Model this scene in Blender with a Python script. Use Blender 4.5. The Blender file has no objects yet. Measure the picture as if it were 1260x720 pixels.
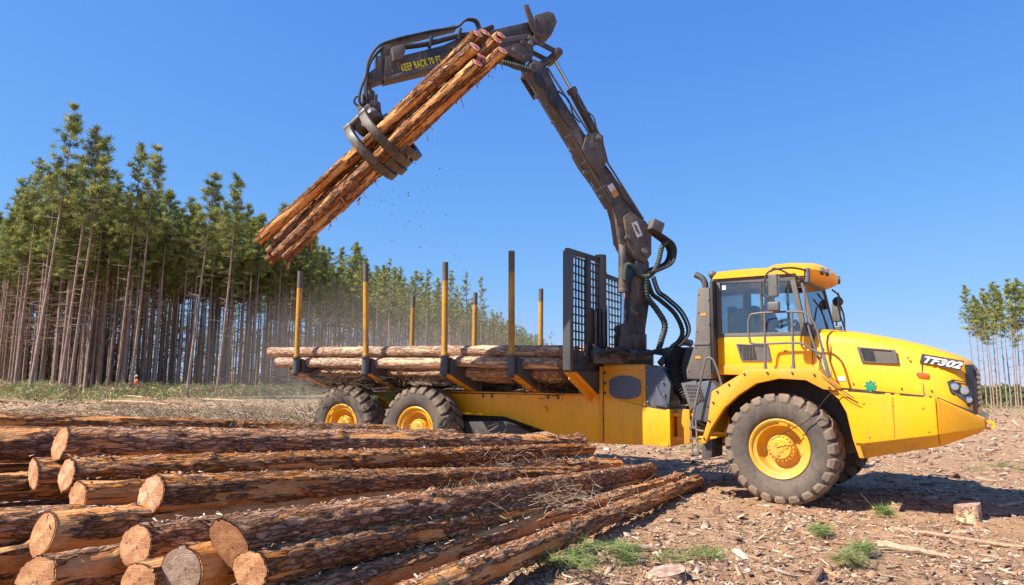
import bpy, bmesh, math, random
import numpy as np
from math import sin, cos, pi, radians, sqrt, atan2
from mathutils import Matrix, Vector
random.seed(7); rng = np.random.default_rng(7)
scene = bpy.context.scene; COL = scene.collection

# ------------------------------------------------------------------ camera
PITCH, ROLL, EYE = radians(7.26), radians(0.6), 1.77
Fw = Vector((0, cos(PITCH), sin(PITCH))); U0 = Vector((0, -sin(PITCH), cos(PITCH))); R0 = Vector((1, 0, 0))
Uc = U0*cos(ROLL) - R0*sin(ROLL); Rc = R0*cos(ROLL) + U0*sin(ROLL)
cam_data = bpy.data.cameras.new('camera'); cam = bpy.data.objects.new('camera', cam_data); COL.objects.link(cam)
cam.matrix_world = Matrix(((Rc.x, Uc.x, -Fw.x, 0), (Rc.y, Uc.y, -Fw.y, 0), (Rc.z, Uc.z, -Fw.z, EYE), (0, 0, 0, 1)))
cam_data.sensor_width = 36; cam_data.lens = 24; cam_data.clip_end = 20000; cam_data.clip_start = 0.05
scene.camera = cam
# ------------------------------------------------------------------ light
SUN_EL = radians(48)
Ldir = Vector((cos(SUN_EL)*cos(radians(22)), cos(SUN_EL)*sin(radians(22)), -sin(SUN_EL)))   # the way the light travels
world = bpy.data.worlds.new('World'); scene.world = world; world.use_nodes = True
wn = world.node_tree; wn.nodes.clear()
sky = wn.nodes.new('ShaderNodeTexSky'); sky.sky_type = 'NISHITA'; sky.sun_disc = False
sky.sun_elevation = SUN_EL; sky.sun_rotation = atan2(-Ldir.x, -Ldir.y)
sky.altitude = 1000; sky.air_density = 1.0; sky.dust_density = 0.0; sky.ozone_density = 10.0
bg = wn.nodes.new('ShaderNodeBackground'); bg.inputs['Strength'].default_value = 0.113
# film-like shoulder on the sky, per channel: c -> A c / (1 + k c), so that the horizon keeps its blue
sp_ = wn.nodes.new('ShaderNodeSeparateColor'); cb_ = wn.nodes.new('ShaderNodeCombineColor')
for ch, A, Bk in ((0, .894, 1.27), (1, 1.45, .73), (2, 3.8, .32)):
    n1, n2, n3 = [wn.nodes.new('ShaderNodeMath') for _ in range(3)]
    n1.operation = 'MULTIPLY_ADD'; n1.inputs[1].default_value = .13*2**.8/Bk; n1.inputs[2].default_value = 1.0
    n2.operation = 'MULTIPLY'; n2.inputs[1].default_value = A; n3.operation = 'DIVIDE'
    wn.links.new(sp_.outputs[ch], n1.inputs[0]); wn.links.new(sp_.outputs[ch], n2.inputs[0]); wn.links.new(n2.outputs[0], n3.inputs[0]); wn.links.new(n1.outputs[0], n3.inputs[1]); wn.links.new(n3.outputs[0], cb_.inputs[ch])
wo = wn.nodes.new('ShaderNodeOutputWorld')
wn.links.new(sky.outputs[0], sp_.inputs[0]); wn.links.new(cb_.outputs[0], bg.inputs[0]); wn.links.new(bg.outputs[0], wo.inputs[0])
sd = bpy.data.lights.new('sun', 'SUN'); sd.energy = 4.6; sd.angle = radians(0.53); sd.color = (1, 0.95, 0.87)
sun = bpy.data.objects.new('sun', sd); COL.objects.link(sun)
sun.rotation_euler = Ldir.to_track_quat('-Z', 'Y').to_euler()
scene.view_settings.view_transform = 'Standard'; scene.view_settings.look = 'None'
scene.view_settings.exposure = 1.0; scene.view_settings.gamma = 1

# ------------------------------------------------------------------ helpers: noise
def _h(i, j, k, s):
    n = (i*374761393 + j*668265263 + k*2147483647 + s*974634777) & 0xffffffff
    n = ((n ^ (n >> 13))*1274126177) & 0xffffffff
    n = ((n ^ (n >> 16))*2246822519) & 0xffffffff
    return ((n >> 8) & 0xffff)/32767.5 - 1.0
def vnoise(x, y, z, s=0):
    x = np.asarray(x, float); y = np.asarray(y, float) + 0*x; z = np.asarray(z, float) + 0*x
    i = np.floor(x).astype(np.int64); j = np.floor(y).astype(np.int64); k = np.floor(z).astype(np.int64)
    u = x-i; v = y-j; w = z-k
    u = u*u*(3-2*u); v = v*v*(3-2*v); w = w*w*(3-2*w)
    r = 0
    for a in (0, 1):
        for b in (0, 1):
            for c in (0, 1):
                r = r + _h(i+a, j+b, k+c, s)*(u if a else 1-u)*(v if b else 1-v)*(w if c else 1-w)
    return r
def fbm(x, y, z, s=0, o=4):
    r = 0; a = 0.5; f = 1.0
    for q in range(o):
        r = r + a*vnoise(x*f, y*f, z*f, s+q*17); f *= 2.03; a *= 0.5
    return r
def sstep(a, b, x):
    t = np.clip((x-a)/(b-a), 0, 1); return t*t*(3-2*t)

# ------------------------------------------------------------------ helpers: materials
def N(nt, t, **kw):
    n = nt.nodes.new(t)
    for k, v in kw.items(): setattr(n, k, v)
    return n
class Mat:
    def __init__(s, name):
        s.m = bpy.data.materials.new(name); s.m.use_nodes = True; s.t = s.m.node_tree
        s.b = s.t.nodes['Principled BSDF']; s.out = s.t.nodes['Material Output']
    def L(s, a, b): s.t.links.new(a, b)
    def coord(s, kind='Object', scale=(1, 1, 1)):
        if kind == 'Position': o = N(s.t, 'ShaderNodeNewGeometry').outputs['Position']
        else: o = N(s.t, 'ShaderNodeTexCoord').outputs[kind]
        mp = N(s.t, 'ShaderNodeMapping'); mp.inputs['Scale'].default_value = scale
        s.L(o, mp.inputs[0]); return mp.outputs[0]
    def noise(s, vec, scale, detail=5, rough=0.6, dist=0.0):
        n = N(s.t, 'ShaderNodeTexNoise'); n.inputs['Scale'].default_value = scale
        n.inputs['Detail'].default_value = detail; n.inputs['Roughness'].default_value = rough; n.inputs['Distortion'].default_value = dist
        s.L(vec, n.inputs['Vector']); return n.outputs['Fac']
    def vor(s, vec, scale, feature='F1'):
        n = N(s.t, 'ShaderNodeTexVoronoi'); n.feature = feature; n.inputs['Scale'].default_value = scale
        s.L(vec, n.inputs['Vector']); return n
    def ramp(s, fac, stops):
        r = N(s.t, 'ShaderNodeValToRGB'); e = r.color_ramp.elements
        while len(e) < len(stops): e.new(0.5)
        for q, (p, c) in zip(e, stops): q.position = p; q.color = (*c, 1) if len(c) == 3 else c
        s.L(fac, r.inputs[0]); return r.outputs[0]
    def mix(s, fac, a, b, mode='MIX'):
        n = N(s.t, 'ShaderNodeMix', data_type='RGBA', blend_type=mode)
        for sock, val in ((n.inputs[0], fac), (n.inputs[6], a), (n.inputs[7], b)):
            if hasattr(val, 'is_output'): s.L(val, sock)
            elif isinstance(val, (int, float)): sock.default_value = val
            else: sock.default_value = (*val, 1)
        return n.outputs[2]
    def math(s, op, a, b=0.0):
        n = N(s.t, 'ShaderNodeMath', operation=op)
        for i, val in enumerate((a, b)):
            if hasattr(val, 'is_output'): s.L(val, n.inputs[i])
            else: n.inputs[i].default_value = val
        return n.outputs[0]
    def attr(s, name): return N(s.t, 'ShaderNodeAttribute', attribute_name=name)
    def bump(s, h, strength=0.5, dist=0.01):
        b = N(s.t, 'ShaderNodeBump'); b.inputs['Strength'].default_value = strength; b.inputs['Distance'].default_value = dist
        s.L(h, b.inputs['Height']); s.L(b.outputs[0], s.b.inputs['Normal'])
    def col(s, c): s.L(c, s.b.inputs['Base Color']) if hasattr(c, 'is_output') else setattr(s.b.inputs['Base Color'], 'default_value', (*c, 1))
    def set(s, **kw):
        for k, v in kw.items():
            i = s.b.inputs[k.replace('_', ' ')]
            if hasattr(v, 'is_output'): s.L(v, i)
            else: i.default_value = v
        return s
M = {}
def paint(name, base, dust=(0.36, 0.23, 0.12), amt=0.5, rough=0.4, low=0.45, coat=0.0, metal=0.0):
    m = Mat(name); p = m.coord('Position'); n1 = m.noise(p, 2.3, 6, 0.65); n2 = m.noise(p, 19, 5, 0.7); n3 = m.noise(p, 90, 3, 0.6)
    f = m.math('ADD', m.math('MULTIPLY', n1, 0.6), m.math('MULTIPLY', n2, 0.4))
    fac = m.ramp(f, [(low, (0, 0, 0)), (low+0.25, (1, 1, 1))])
    c = m.mix(m.math('MULTIPLY', fac, amt), base, dust)
    sp = m.ramp(n3, [(0.66, (0, 0, 0)), (0.72, (1, 1, 1))])
    c = m.mix(m.math('MULTIPLY', sp, amt*0.5), c, dust)
    sc1 = m.noise(m.coord('Position', (.35, .35, 6)), 9, 4, 0.8); c = m.mix(m.math('MULTIPLY', m.ramp(sc1, [(0.66, (0, 0, 0)), (0.70, (1, 1, 1))]), amt*0.7), c, dust)
    ch_ = m.noise(p, 33, 4, 0.8); c = m.mix(m.math('MULTIPLY', m.ramp(ch_, [(0.69, (0, 0, 0)), (0.71, (1, 1, 1))]), min(1, amt*1.6)), c, (0.07, 0.05, 0.04))
    st_ = m.noise(m.coord('Position', (1, 1, .12)), 11, 5, 0.7); c = m.mix(m.math('MULTIPLY', m.ramp(st_, [(0.54, (0, 0, 0)), (0.64, (1, 1, 1))]), amt*0.55), c, dust)
    g_ = N(m.t, 'ShaderNodeNewGeometry').outputs['Position']; sz = N(m.t, 'ShaderNodeSeparateXYZ'); m.L(g_, sz.inputs[0])
    lowz = m.math('SUBTRACT', 1.15, sz.outputs[2]); mud = m.math('MULTIPLY', m.math('ADD', m.math('MULTIPLY', lowz, 1.1), -0.15), m.ramp(m.noise(p, 7, 6, 0.7), [(0.38, (0, 0, 0)), (0.58, (1, 1, 1))]))
    mc = N(m.t, 'ShaderNodeClamp'); m.L(mud, mc.inputs[0]); c = m.mix(m.math('MULTIPLY', mc.outputs[0], 0.75), c, dust)
    m.col(c); m.set(Roughness=m.math('ADD', m.math('MULTIPLY', fac, 0.35), rough), Metallic=metal, Coat_Weight=coat, Coat_Roughness=0.15)
    m.bump(n2, 0.08, 0.004); M[name] = m.m
paint('yellow', (0.97, 0.425, 0.0015), dust=(0.42, 0.22, 0.07), amt=0.36, rough=0.42, low=0.49, coat=0.08)
paint('ochre', (0.80, 0.33, 0.010), amt=0.28, rough=0.4, low=0.45, coat=0.1)
paint('yellow_dusty', (0.86, 0.42, 0.006), amt=0.45, rough=0.4, low=0.44, coat=0.1)
paint('charcoal', (0.042, 0.040, 0.040), (0.17, 0.125, 0.09), amt=0.5, rough=0.42, low=0.42)
paint('charcoal_clean', (0.075, 0.073, 0.075), (0.16, 0.125, 0.1), amt=0.3, rough=0.42, low=0.48)
paint('grey_metal', (0.105, 0.098, 0.092), (0.22, 0.17, 0.12), amt=0.45, rough=0.45, low=0.42)
paint('stack_grey', (0.125, 0.105, 0.088), (0.26, 0.19, 0.13), amt=0.4, rough=0.5, low=0.42)
paint('crane', (0.036, 0.031, 0.027), (0.26, 0.185, 0.125), amt=0.62, rough=0.4, low=0.41)
paint('blue_grey', (0.085, 0.098, 0.125), (0.20, 0.16, 0.13), amt=0.4, rough=0.4, low=0.45)
paint('rail_grey', (0.13, 0.12, 0.115), (0.24, 0.18, 0.13), amt=0.4, rough=0.45)
paint('black_rubber', (0.018, 0.017, 0.017), (0.12, 0.09, 0.07), amt=0.4, rough=0.5)
paint('green_hose', (0.030, 0.048, 0.036), (0.13, 0.12, 0.08), amt=0.6, rough=0.6)
paint('pipe_steel', (0.30, 0.28, 0.26), (0.24, 0.17, 0.12), amt=0.5, rough=0.4, metal=0.6)
paint('green_plastic', (0.01, 0.27, 0.13), amt=0.15, rough=0.4)
paint('orange_lens', (0.65, 0.11, 0.02), amt=0.1, rough=0.2, coat=0.5)
paint('label_orange', (0.62, 0.27, 0.03), amt=0.2, rough=0.5)
paint('label_white', (0.7, 0.7, 0.68), amt=0.25, rough=0.5)
paint('label_yellow', (0.95, 0.86, 0.02), amt=0.03, rough=0.5)
paint('tyre', (0.062, 0.052, 0.045), (0.20, 0.145, 0.10), amt=0.8, rough=0.75, low=0.40)
paint('tread', (0.13, 0.098, 0.07), (0.30, 0.205, 0.135), amt=0.8, rough=0.85, low=0.38)
paint('stake', (0.60, 0.29, 0.02), (0.16, 0.09, 0.05), amt=0.85, rough=0.5, low=0.42)
paint('stake_top', (0.10, 0.08, 0.065), (0.24, 0.16, 0.1), amt=0.6, rough=0.55)
def simple(name, c, rough=0.5, metal=0.0, **kw):
    m = Mat(name); m.col(c); m.set(Roughness=rough, Metallic=metal, **kw); M[name] = m.m
simple('chrome', (0.62, 0.66, 0.72), 0.12, 1.0)
simple('lamp_glass', (0.55, 0.57, 0.6), 0.08, 0.7)
simple('skin_tone', (0.22, 0.11, 0.07), 0.55)
simple('hair', (0.015, 0.012, 0.01), 0.7)
simple('shirt_red', (0.45, 0.04, 0.03), 0.8)
simple('shirt_blue', (0.03, 0.10, 0.38), 0.8)
simple('shirt_orange', (0.70, 0.13, 0.05), 0.8)
simple('trousers_navy', (0.03, 0.05, 0.16), 0.85)
simple('hat_white', (0.7, 0.7, 0.7), 0.4)
simple('paint_pink', (0.62, 0.03, 0.22), 0.6)
simple('seat_dark', (0.03, 0.03, 0.035), 0.8)
simple('interior_grey', (0.10, 0.105, 0.11), 0.8)
def glass():
    m = Mat('cab_glass'); t = N(m.t, 'ShaderNodeBsdfTransparent'); t.inputs[0].default_value = (0.90, 0.97, 0.99, 1)
    g = N(m.t, 'ShaderNodeBsdfGlossy'); g.inputs['Roughness'].default_value = 0.03; g.inputs[0].default_value = (0.9, 0.95, 1, 1)
    f = N(m.t, 'ShaderNodeFresnel'); f.inputs[0].default_value = 1.5
    x = N(m.t, 'ShaderNodeMixShader'); p = m.coord('Position'); n = m.noise(p, 5, 5, 0.6)
    d = N(m.t, 'ShaderNodeBsdfDiffuse'); d.inputs[0].default_value = (0.35, 0.3, 0.24, 1)
    m.L(m.math('ADD', f.outputs[0], 0.05), x.inputs[0]); m.L(t.outputs[0], x.inputs[1]); m.L(g.outputs[0], x.inputs[2])
    y = N(m.t, 'ShaderNodeMixShader'); m.L(m.math('MULTIPLY', m.ramp(n, [(0.4, (0, 0, 0)), (0.75, (1, 1, 1))]), 0.09), y.inputs[0])
    m.L(x.outputs[0], y.inputs[1]); m.L(d.outputs[0], y.inputs[2]); m.L(y.outputs[0], m.out.inputs[0]); M['glass'] = m.m
glass()
def bark(name, dark, mid, flake, wood, top):
    m = Mat(name); c = m.coord('Object', (0.22, 1, 1)); c1 = m.coord('Object', (0.55, 1, 1))
    oi = N(m.t, 'ShaderNodeObjectInfo').outputs['Random']; cb = N(m.t, 'ShaderNodeCombineXYZ'); m.L(m.math('MULTIPLY', oi, 37.0), cb.inputs[0])
    def off(v): va = N(m.t, 'ShaderNodeVectorMath', operation='ADD'); m.L(v, va.inputs[0]); m.L(cb.outputs[0], va.inputs[1]); return va.outputs[0]
    cv, cw = off(c), off(c1)
    n1 = m.noise(cv, 24, 8, 0.75, 1.2); n2 = m.noise(cw, 7, 6, 0.65, 0.6); n3 = m.noise(cw, 70, 5, 0.75)
    wv = N(m.t, 'ShaderNodeVectorMath', operation='ADD'); nz = N(m.t, 'ShaderNodeTexNoise'); nz.inputs['Scale'].default_value = 22; nz.inputs['Detail'].default_value = 4; m.L(cv, nz.inputs['Vector'])
    sc_ = N(m.t, 'ShaderNodeVectorMath', operation='SCALE'); m.L(nz.outputs['Color'], sc_.inputs[0]); sc_.inputs['Scale'].default_value = 0.075; m.L(cv, wv.inputs[0]); m.L(sc_.outputs[0], wv.inputs[1]); pv_ = wv.outputs[0]
    cell = m.vor(pv_, 26); edge = m.vor(pv_, 26, 'DISTANCE_TO_EDGE').outputs['Distance']; cell2 = m.vor(pv_, 70)
    cr = N(m.t, 'ShaderNodeSeparateColor'); m.L(cell.outputs['Color'], cr.inputs[0]); cr2 = N(m.t, 'ShaderNodeSeparateColor'); m.L(cell2.outputs['Color'], cr2.inputs[0])
    pick = m.math('ADD', m.math('MULTIPLY', cr.outputs[0], 0.45), m.math('ADD', m.math('MULTIPLY', cr2.outputs[0], 0.25), m.math('MULTIPLY', n1, 0.42)))
    base = m.ramp(pick, [(0.20, dark), (0.36, mid), (0.56, top), (0.78, flake)])
    base = m.mix(m.ramp(n3, [(0.36, (0.8, 0.8, 0.8)), (0.50, (0, 0, 0))]), base, mid)
    fl = m.ramp(n2, [(0.50, (0, 0, 0)), (0.60, (1, 1, 1))]); base = m.mix(m.math('MULTIPLY', fl, 0.55), base, m.ramp(n3, [(0.40, mid), (0.58, flake)]))
    hsv = N(m.t, 'ShaderNodeHueSaturation'); hsv.inputs['Saturation'].default_value = 1.0; m.L(m.math('ADD', 0.92, m.math('MULTIPLY', m.math('FRACT', m.math('MULTIPLY', oi, 5.7)), 0.18)), hsv.inputs['Saturation']); m.L(m.math('ADD', 0.85, m.math('MULTIPLY', m.math('FRACT', m.math('MULTIPLY', oi, 11.3)), 0.35)), hsv.inputs['Value']); m.L(base, hsv.inputs['Color']); base = hsv.outputs[0]
    fis = m.ramp(m.math('ADD', edge, m.math('MULTIPLY', m.math('SUBTRACT', n1, 0.5), 0.12)), [(0.03, (1, 1, 1)), (0.12, (0, 0, 0))]); base = m.mix(m.math('MULTIPLY', fis, 0.6), base, dark)
    h = m.attr('height').outputs['Fac']; base = m.mix(m.math('MULTIPLY', m.ramp(h, [(0.18, (1, 1, 1)), (0.42, (0, 0, 0))]), 0.75), base, dark)
    peel = m.attr('peel').outputs['Fac']
    w = m.mix(m.ramp(m.noise(cw, 6, 6, 0.7), [(0.4, (0, 0, 0)), (0.62, (1, 1, 1))]), wood, flake); w = m.mix(m.ramp(n3, [(0.60, (0, 0, 0)), (0.68, (1, 1, 1))]), w, mid)
    w = m.mix(m.math('MULTIPLY', m.ramp(n1, [(0.56, (0, 0, 0)), (0.64, (1, 1, 1))]), 0.7), w, mid)
    pk = m.ramp(m.math('ADD', peel, m.math('MULTIPLY', m.math('SUBTRACT', n1, 0.5), 0.9)), [(0.45, (0, 0, 0)), (0.55, (1, 1, 1))])
    m.col(m.mix(pk, base, w)); m.set(Roughness=0.9, Specular_IOR_Level=0.25)
    hb_ = m.math('ADD', m.math('MULTIPLY', m.ramp(edge, [(0.0, (0, 0, 0)), (0.16, (1, 1, 1))]), 0.8), m.math('ADD', m.math('MULTIPLY', n1, 0.9), m.math('MULTIPLY', n3, 0.5)))
    hb_ = m.math('MULTIPLY', hb_, m.math('SUBTRACT', 1.0, m.math('MULTIPLY', pk, 0.75)))
    m.bump(hb_, 1.0, 0.028); M[name] = m.m
bark('bark_pile', (0.034, 0.019, 0.011), (0.27, 0.105, 0.038), (0.60, 0.21, 0.045), (0.70, 0.35, 0.13), (0.60, 0.355, 0.215))
bark('bark_held', (0.026, 0.016, 0.011), (0.20, 0.080, 0.036), (0.60, 0.22, 0.055), (0.80, 0.42, 0.15), (0.42, 0.24, 0.15))
bark('bark_load', (0.20, 0.11, 0.065), (0.46, 0.25, 0.15), (0.62, 0.33, 0.17), (0.76, 0.52, 0.31), (0.70, 0.50, 0.36))
def cutend(name, ca, cb_, stain):
    m = Mat(name); c = m.coord('Object'); sx = N(m.t, 'ShaderNodeSeparateXYZ'); m.L(c, sx.inputs[0])
    oi = N(m.t, 'ShaderNodeObjectInfo').outputs['Random']; y = m.math('ADD', sx.outputs[1], m.math('MULTIPLY', m.math('SUBTRACT', oi, 0.5), 0.05)); z = m.math('ADD', sx.outputs[2], m.math('MULTIPLY', m.math('SUBTRACT', m.math('FRACT', m.math('MULTIPLY', oi, 7.3)), 0.5), 0.05)); nz = m.noise(c, 5, 4, 0.6)
    r = m.math('SQRT', m.math('ADD', m.math('MULTIPLY', y, y), m.math('MULTIPLY', z, z)))
    rr = m.math('ADD', r, m.math('MULTIPLY', nz, 0.05))
    w = m.math('ADD', m.math('MULTIPLY', m.math('SINE', m.math('MULTIPLY', rr, 640.0)), 0.5), 0.5)
    saw = m.noise(m.coord('Object', (1, 5.0, 30)), 2.6, 6, 0.8, 1.0)
    oi = N(m.t, 'ShaderNodeObjectInfo').outputs['Random']
    base = m.mix(oi, ca, cb_)
    c1 = m.mix(m.math('MULTIPLY', m.math('POWER', w, 1.5), 0.20), base, (0.42, 0.17, 0.06))
    c1 = m.mix(m.math('MULTIPLY', m.ramp(m.noise(c, 8, 7, 0.78), [(0.44, (0, 0, 0)), (0.56, (1, 1, 1))]), 0.8), c1, stain)
    c1 = m.mix(m.math('MULTIPLY', m.ramp(m.math('ADD', r, m.math('MULTIPLY', nz, 0.05)), [(0.125, (0, 0, 0)), (0.165, (1, 1, 1))]), 0.7), c1, stain)
    an_ = m.math('ARCTAN2', y, z); cr_ = m.noise(m.coord('Object', (1, 14, 14)), 1.0, 2, 0.5)
    ck = m.math('ABSOLUTE', m.math('SUBTRACT', m.math('SINE', m.math('ADD', an_, m.math('MULTIPLY', oi, 6.0))), m.math('MULTIPLY', m.math('SUBTRACT', cr_, 0.5), 0.25)))
    c1 = m.mix(m.math('MULTIPLY', m.ramp(ck, [(0.0, (1, 1, 1)), (0.05, (0, 0, 0))]), m.ramp(r, [(0.02, (1, 1, 1)), (0.10, (0, 0, 0))])), c1, (0.16, 0.07, 0.03))
    c1 = m.mix(m.math('MULTIPLY', m.ramp(saw, [(0.50, (0, 0, 0)), (0.58, (1, 1, 1))]), 0.45), c1, (0.50, 0.24, 0.12))
    c1 = m.mix(m.ramp(r, [(0.006, (1, 1, 1)), (0.014, (0, 0, 0))]), c1, (0.18, 0.08, 0.04))
    c1 = m.mix(m.ramp(m.noise(c, 38, 5, 0.75), [(0.60, (0, 0, 0)), (0.66, (1, 1, 1))]), c1, (0.13, 0.06, 0.03))
    c1 = m.mix(m.ramp(m.noise(m.coord('Object', (1.3, 1.1, 1.2)), 90, 2, 0.5), [(0.66, (0, 0, 0)), (0.70, (1, 1, 1))]), c1, (0.75, 0.68, 0.62))
    m.col(c1); m.set(Roughness=0.85); m.bump(m.math('ADD', m.math('MULTIPLY', w, 0.15), m.math('MULTIPLY', saw, 1.2)), 0.9, 0.012); M[name] = m.m
cutend('cut_wood', (0.88, 0.52, 0.30), (0.80, 0.37, 0.14), (0.44, 0.17, 0.055))
cutend('cut_wood_grey', (0.64, 0.44, 0.30), (0.56, 0.38, 0.26), (0.30, 0.18, 0.11))
def ground_mat():
    m = Mat('soil'); p = m.coord('Position'); n1 = m.noise(p, 0.55, 6, 0.6); n2 = m.noise(p, 5.0, 8, 0.72); n3 = m.noise(p, 42, 6, 0.75); n4 = m.noise(p, 0.05, 4, 0.6)
    c = m.ramp(n2, [(0.30, (0.22, 0.11, 0.05)), (0.46, (0.42, 0.235, 0.115)), (0.58, (0.57, 0.345, 0.185)), (0.72, (0.68, 0.46, 0.28))])
    c = m.mix(m.ramp(n1, [(0.42, (0, 0, 0)), (0.62, (1, 1, 1))]), c, m.mix(0.5, c, (0.50, 0.25, 0.105)))
    c = m.mix(m.ramp(n3, [(0.36, (1, 1, 1)), (0.48, (0, 0, 0))]), c, (0.17, 0.09, 0.06))
    c = m.mix(m.ramp(m.noise(p, 23, 5, 0.7), [(0.60, (0, 0, 0)), (0.66, (1, 1, 1))]), c, (0.66, 0.52, 0.40))
    g = m.attr('green').outputs['Fac']
    c = m.mix(m.math('MULTIPLY', g, m.ramp(m.noise(p, 0.8, 6, 0.7), [(0.42, (0, 0, 0)), (0.55, (1, 1, 1))])), c, (0.12, 0.16, 0.045))
    t = m.attr('track').outputs['Fac']
    c = m.mix(m.math('MULTIPLY', t, 0.75), c, m.mix(n2, (0.42, 0.22, 0.10), (0.55, 0.32, 0.17)))
    m.col(c); m.set(Roughness=0.95); m.bump(m.math('ADD', n2, m.math('MULTIPLY', n3, 0.5)), 1.0, 0.07); M['soil'] = m.m
ground_mat()
def tinted(name, rough=0.85, trans=0.0):
    m = Mat(name); a = m.attr('tint').outputs['Color']; n = m.noise(m.coord('Position', (1, 1, 1)), 60, 3, 0.6)
    m.col(m.mix(m.math('MULTIPLY', n, 0.5), a, m.mix(0.6, a, (0.08, 0.05, 0.03)))); m.set(Roughness=rough)
    if trans:
        t = N(m.t, 'ShaderNodeBsdfTranslucent'); m.L(a, t.inputs[0]); x = N(m.t, 'ShaderNodeMixShader'); x.inputs[0].default_value = trans
        m.L(m.b.outputs[0], x.inputs[1]); m.L(t.outputs[0], x.inputs[2]); m.L(x.outputs[0], m.out.inputs[0])
    M[name] = m.m
tinted('litter'); tinted('needles', 0.6, 0.25)
def trunkmat():
    m = Mat('pine_bark'); p = m.coord('Position', (1, 1, 0.3)); n = m.noise(p, 7, 6, 0.7); n2 = m.noise(m.coord('Position'), 0.35, 2, 0.5)
    c = m.ramp(n, [(0.35, (0.14, 0.10, 0.08)), (0.50, (0.27, 0.19, 0.145)), (0.64, (0.46, 0.33, 0.26))])
    c = m.mix(m.math('MULTIPLY', n2, 0.45), c, (0.50, 0.26, 0.15))
    m.col(c); m.set(Roughness=0.9); m.bump(n, 0.6, 0.02); M['pine_bark'] = m.m
trunkmat()

# ------------------------------------------------------------------ helpers: objects
def tag(o, label=None, cat=None, group=None, kind=None):
    if label: o['label'] = label
    if cat: o['category'] = cat
    if group: o['group'] = group
    if kind: o['kind'] = kind
    return o
def thing(name, label, cat, loc=(0, 0, 0), rotz=0, group=None):
    o = bpy.data.objects.new(name, None); COL.objects.link(o); o.location = loc; o.rotation_euler[2] = rotz; o.empty_display_size = 0.2
    return tag(o, label, cat, group)
def link(name, me, parent=None, loc=(0, 0, 0), rot=None, mat=None):
    o = bpy.data.objects.new(name, me); COL.objects.link(o); o.location = loc
    if rot is not None: o.rotation_euler = rot
    if parent: o.parent = parent
    if mat and me is not None and not me.materials: me.materials.append(M[mat])
    return o
def npmesh(name, V, Fc, mat, tint=None, attrs=None, smooth=False):
    """V (n,3); Fc: (m,k) array, k = 3 or 4; attrs: dict of per-vertex floats; tint: (n,3)"""
    me = bpy.data.meshes.new(name); V = np.ascontiguousarray(V, dtype=np.float32); Fc = np.ascontiguousarray(Fc, dtype=np.int32); k = Fc.shape[1]
    me.vertices.add(len(V)); me.vertices.foreach_set('co', V.ravel()); me.loops.add(Fc.size); me.loops.foreach_set('vertex_index', Fc.ravel())
    me.polygons.add(len(Fc)); me.polygons.foreach_set('loop_start', np.arange(0, Fc.size, k, dtype=np.int32))
    me.polygons.foreach_set('loop_total', np.full(len(Fc), k, dtype=np.int32))
    me.update(calc_edges=True)
    if tint is not None:
        a = me.attributes.new('tint', 'FLOAT_COLOR', 'POINT'); c = np.ones((len(V), 4), np.float32); c[:, :3] = tint; a.data.foreach_set('color', c.ravel())
    for n, x in (attrs or {}).items():
        a = me.attributes.new(n, 'FLOAT', 'POINT'); a.data.foreach_set('value', np.ascontiguousarray(x, dtype=np.float32))
    if smooth: me.polygons.foreach_set('use_smooth', np.ones(len(Fc), bool))
    me.materials.append(M[mat]); return me

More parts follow.
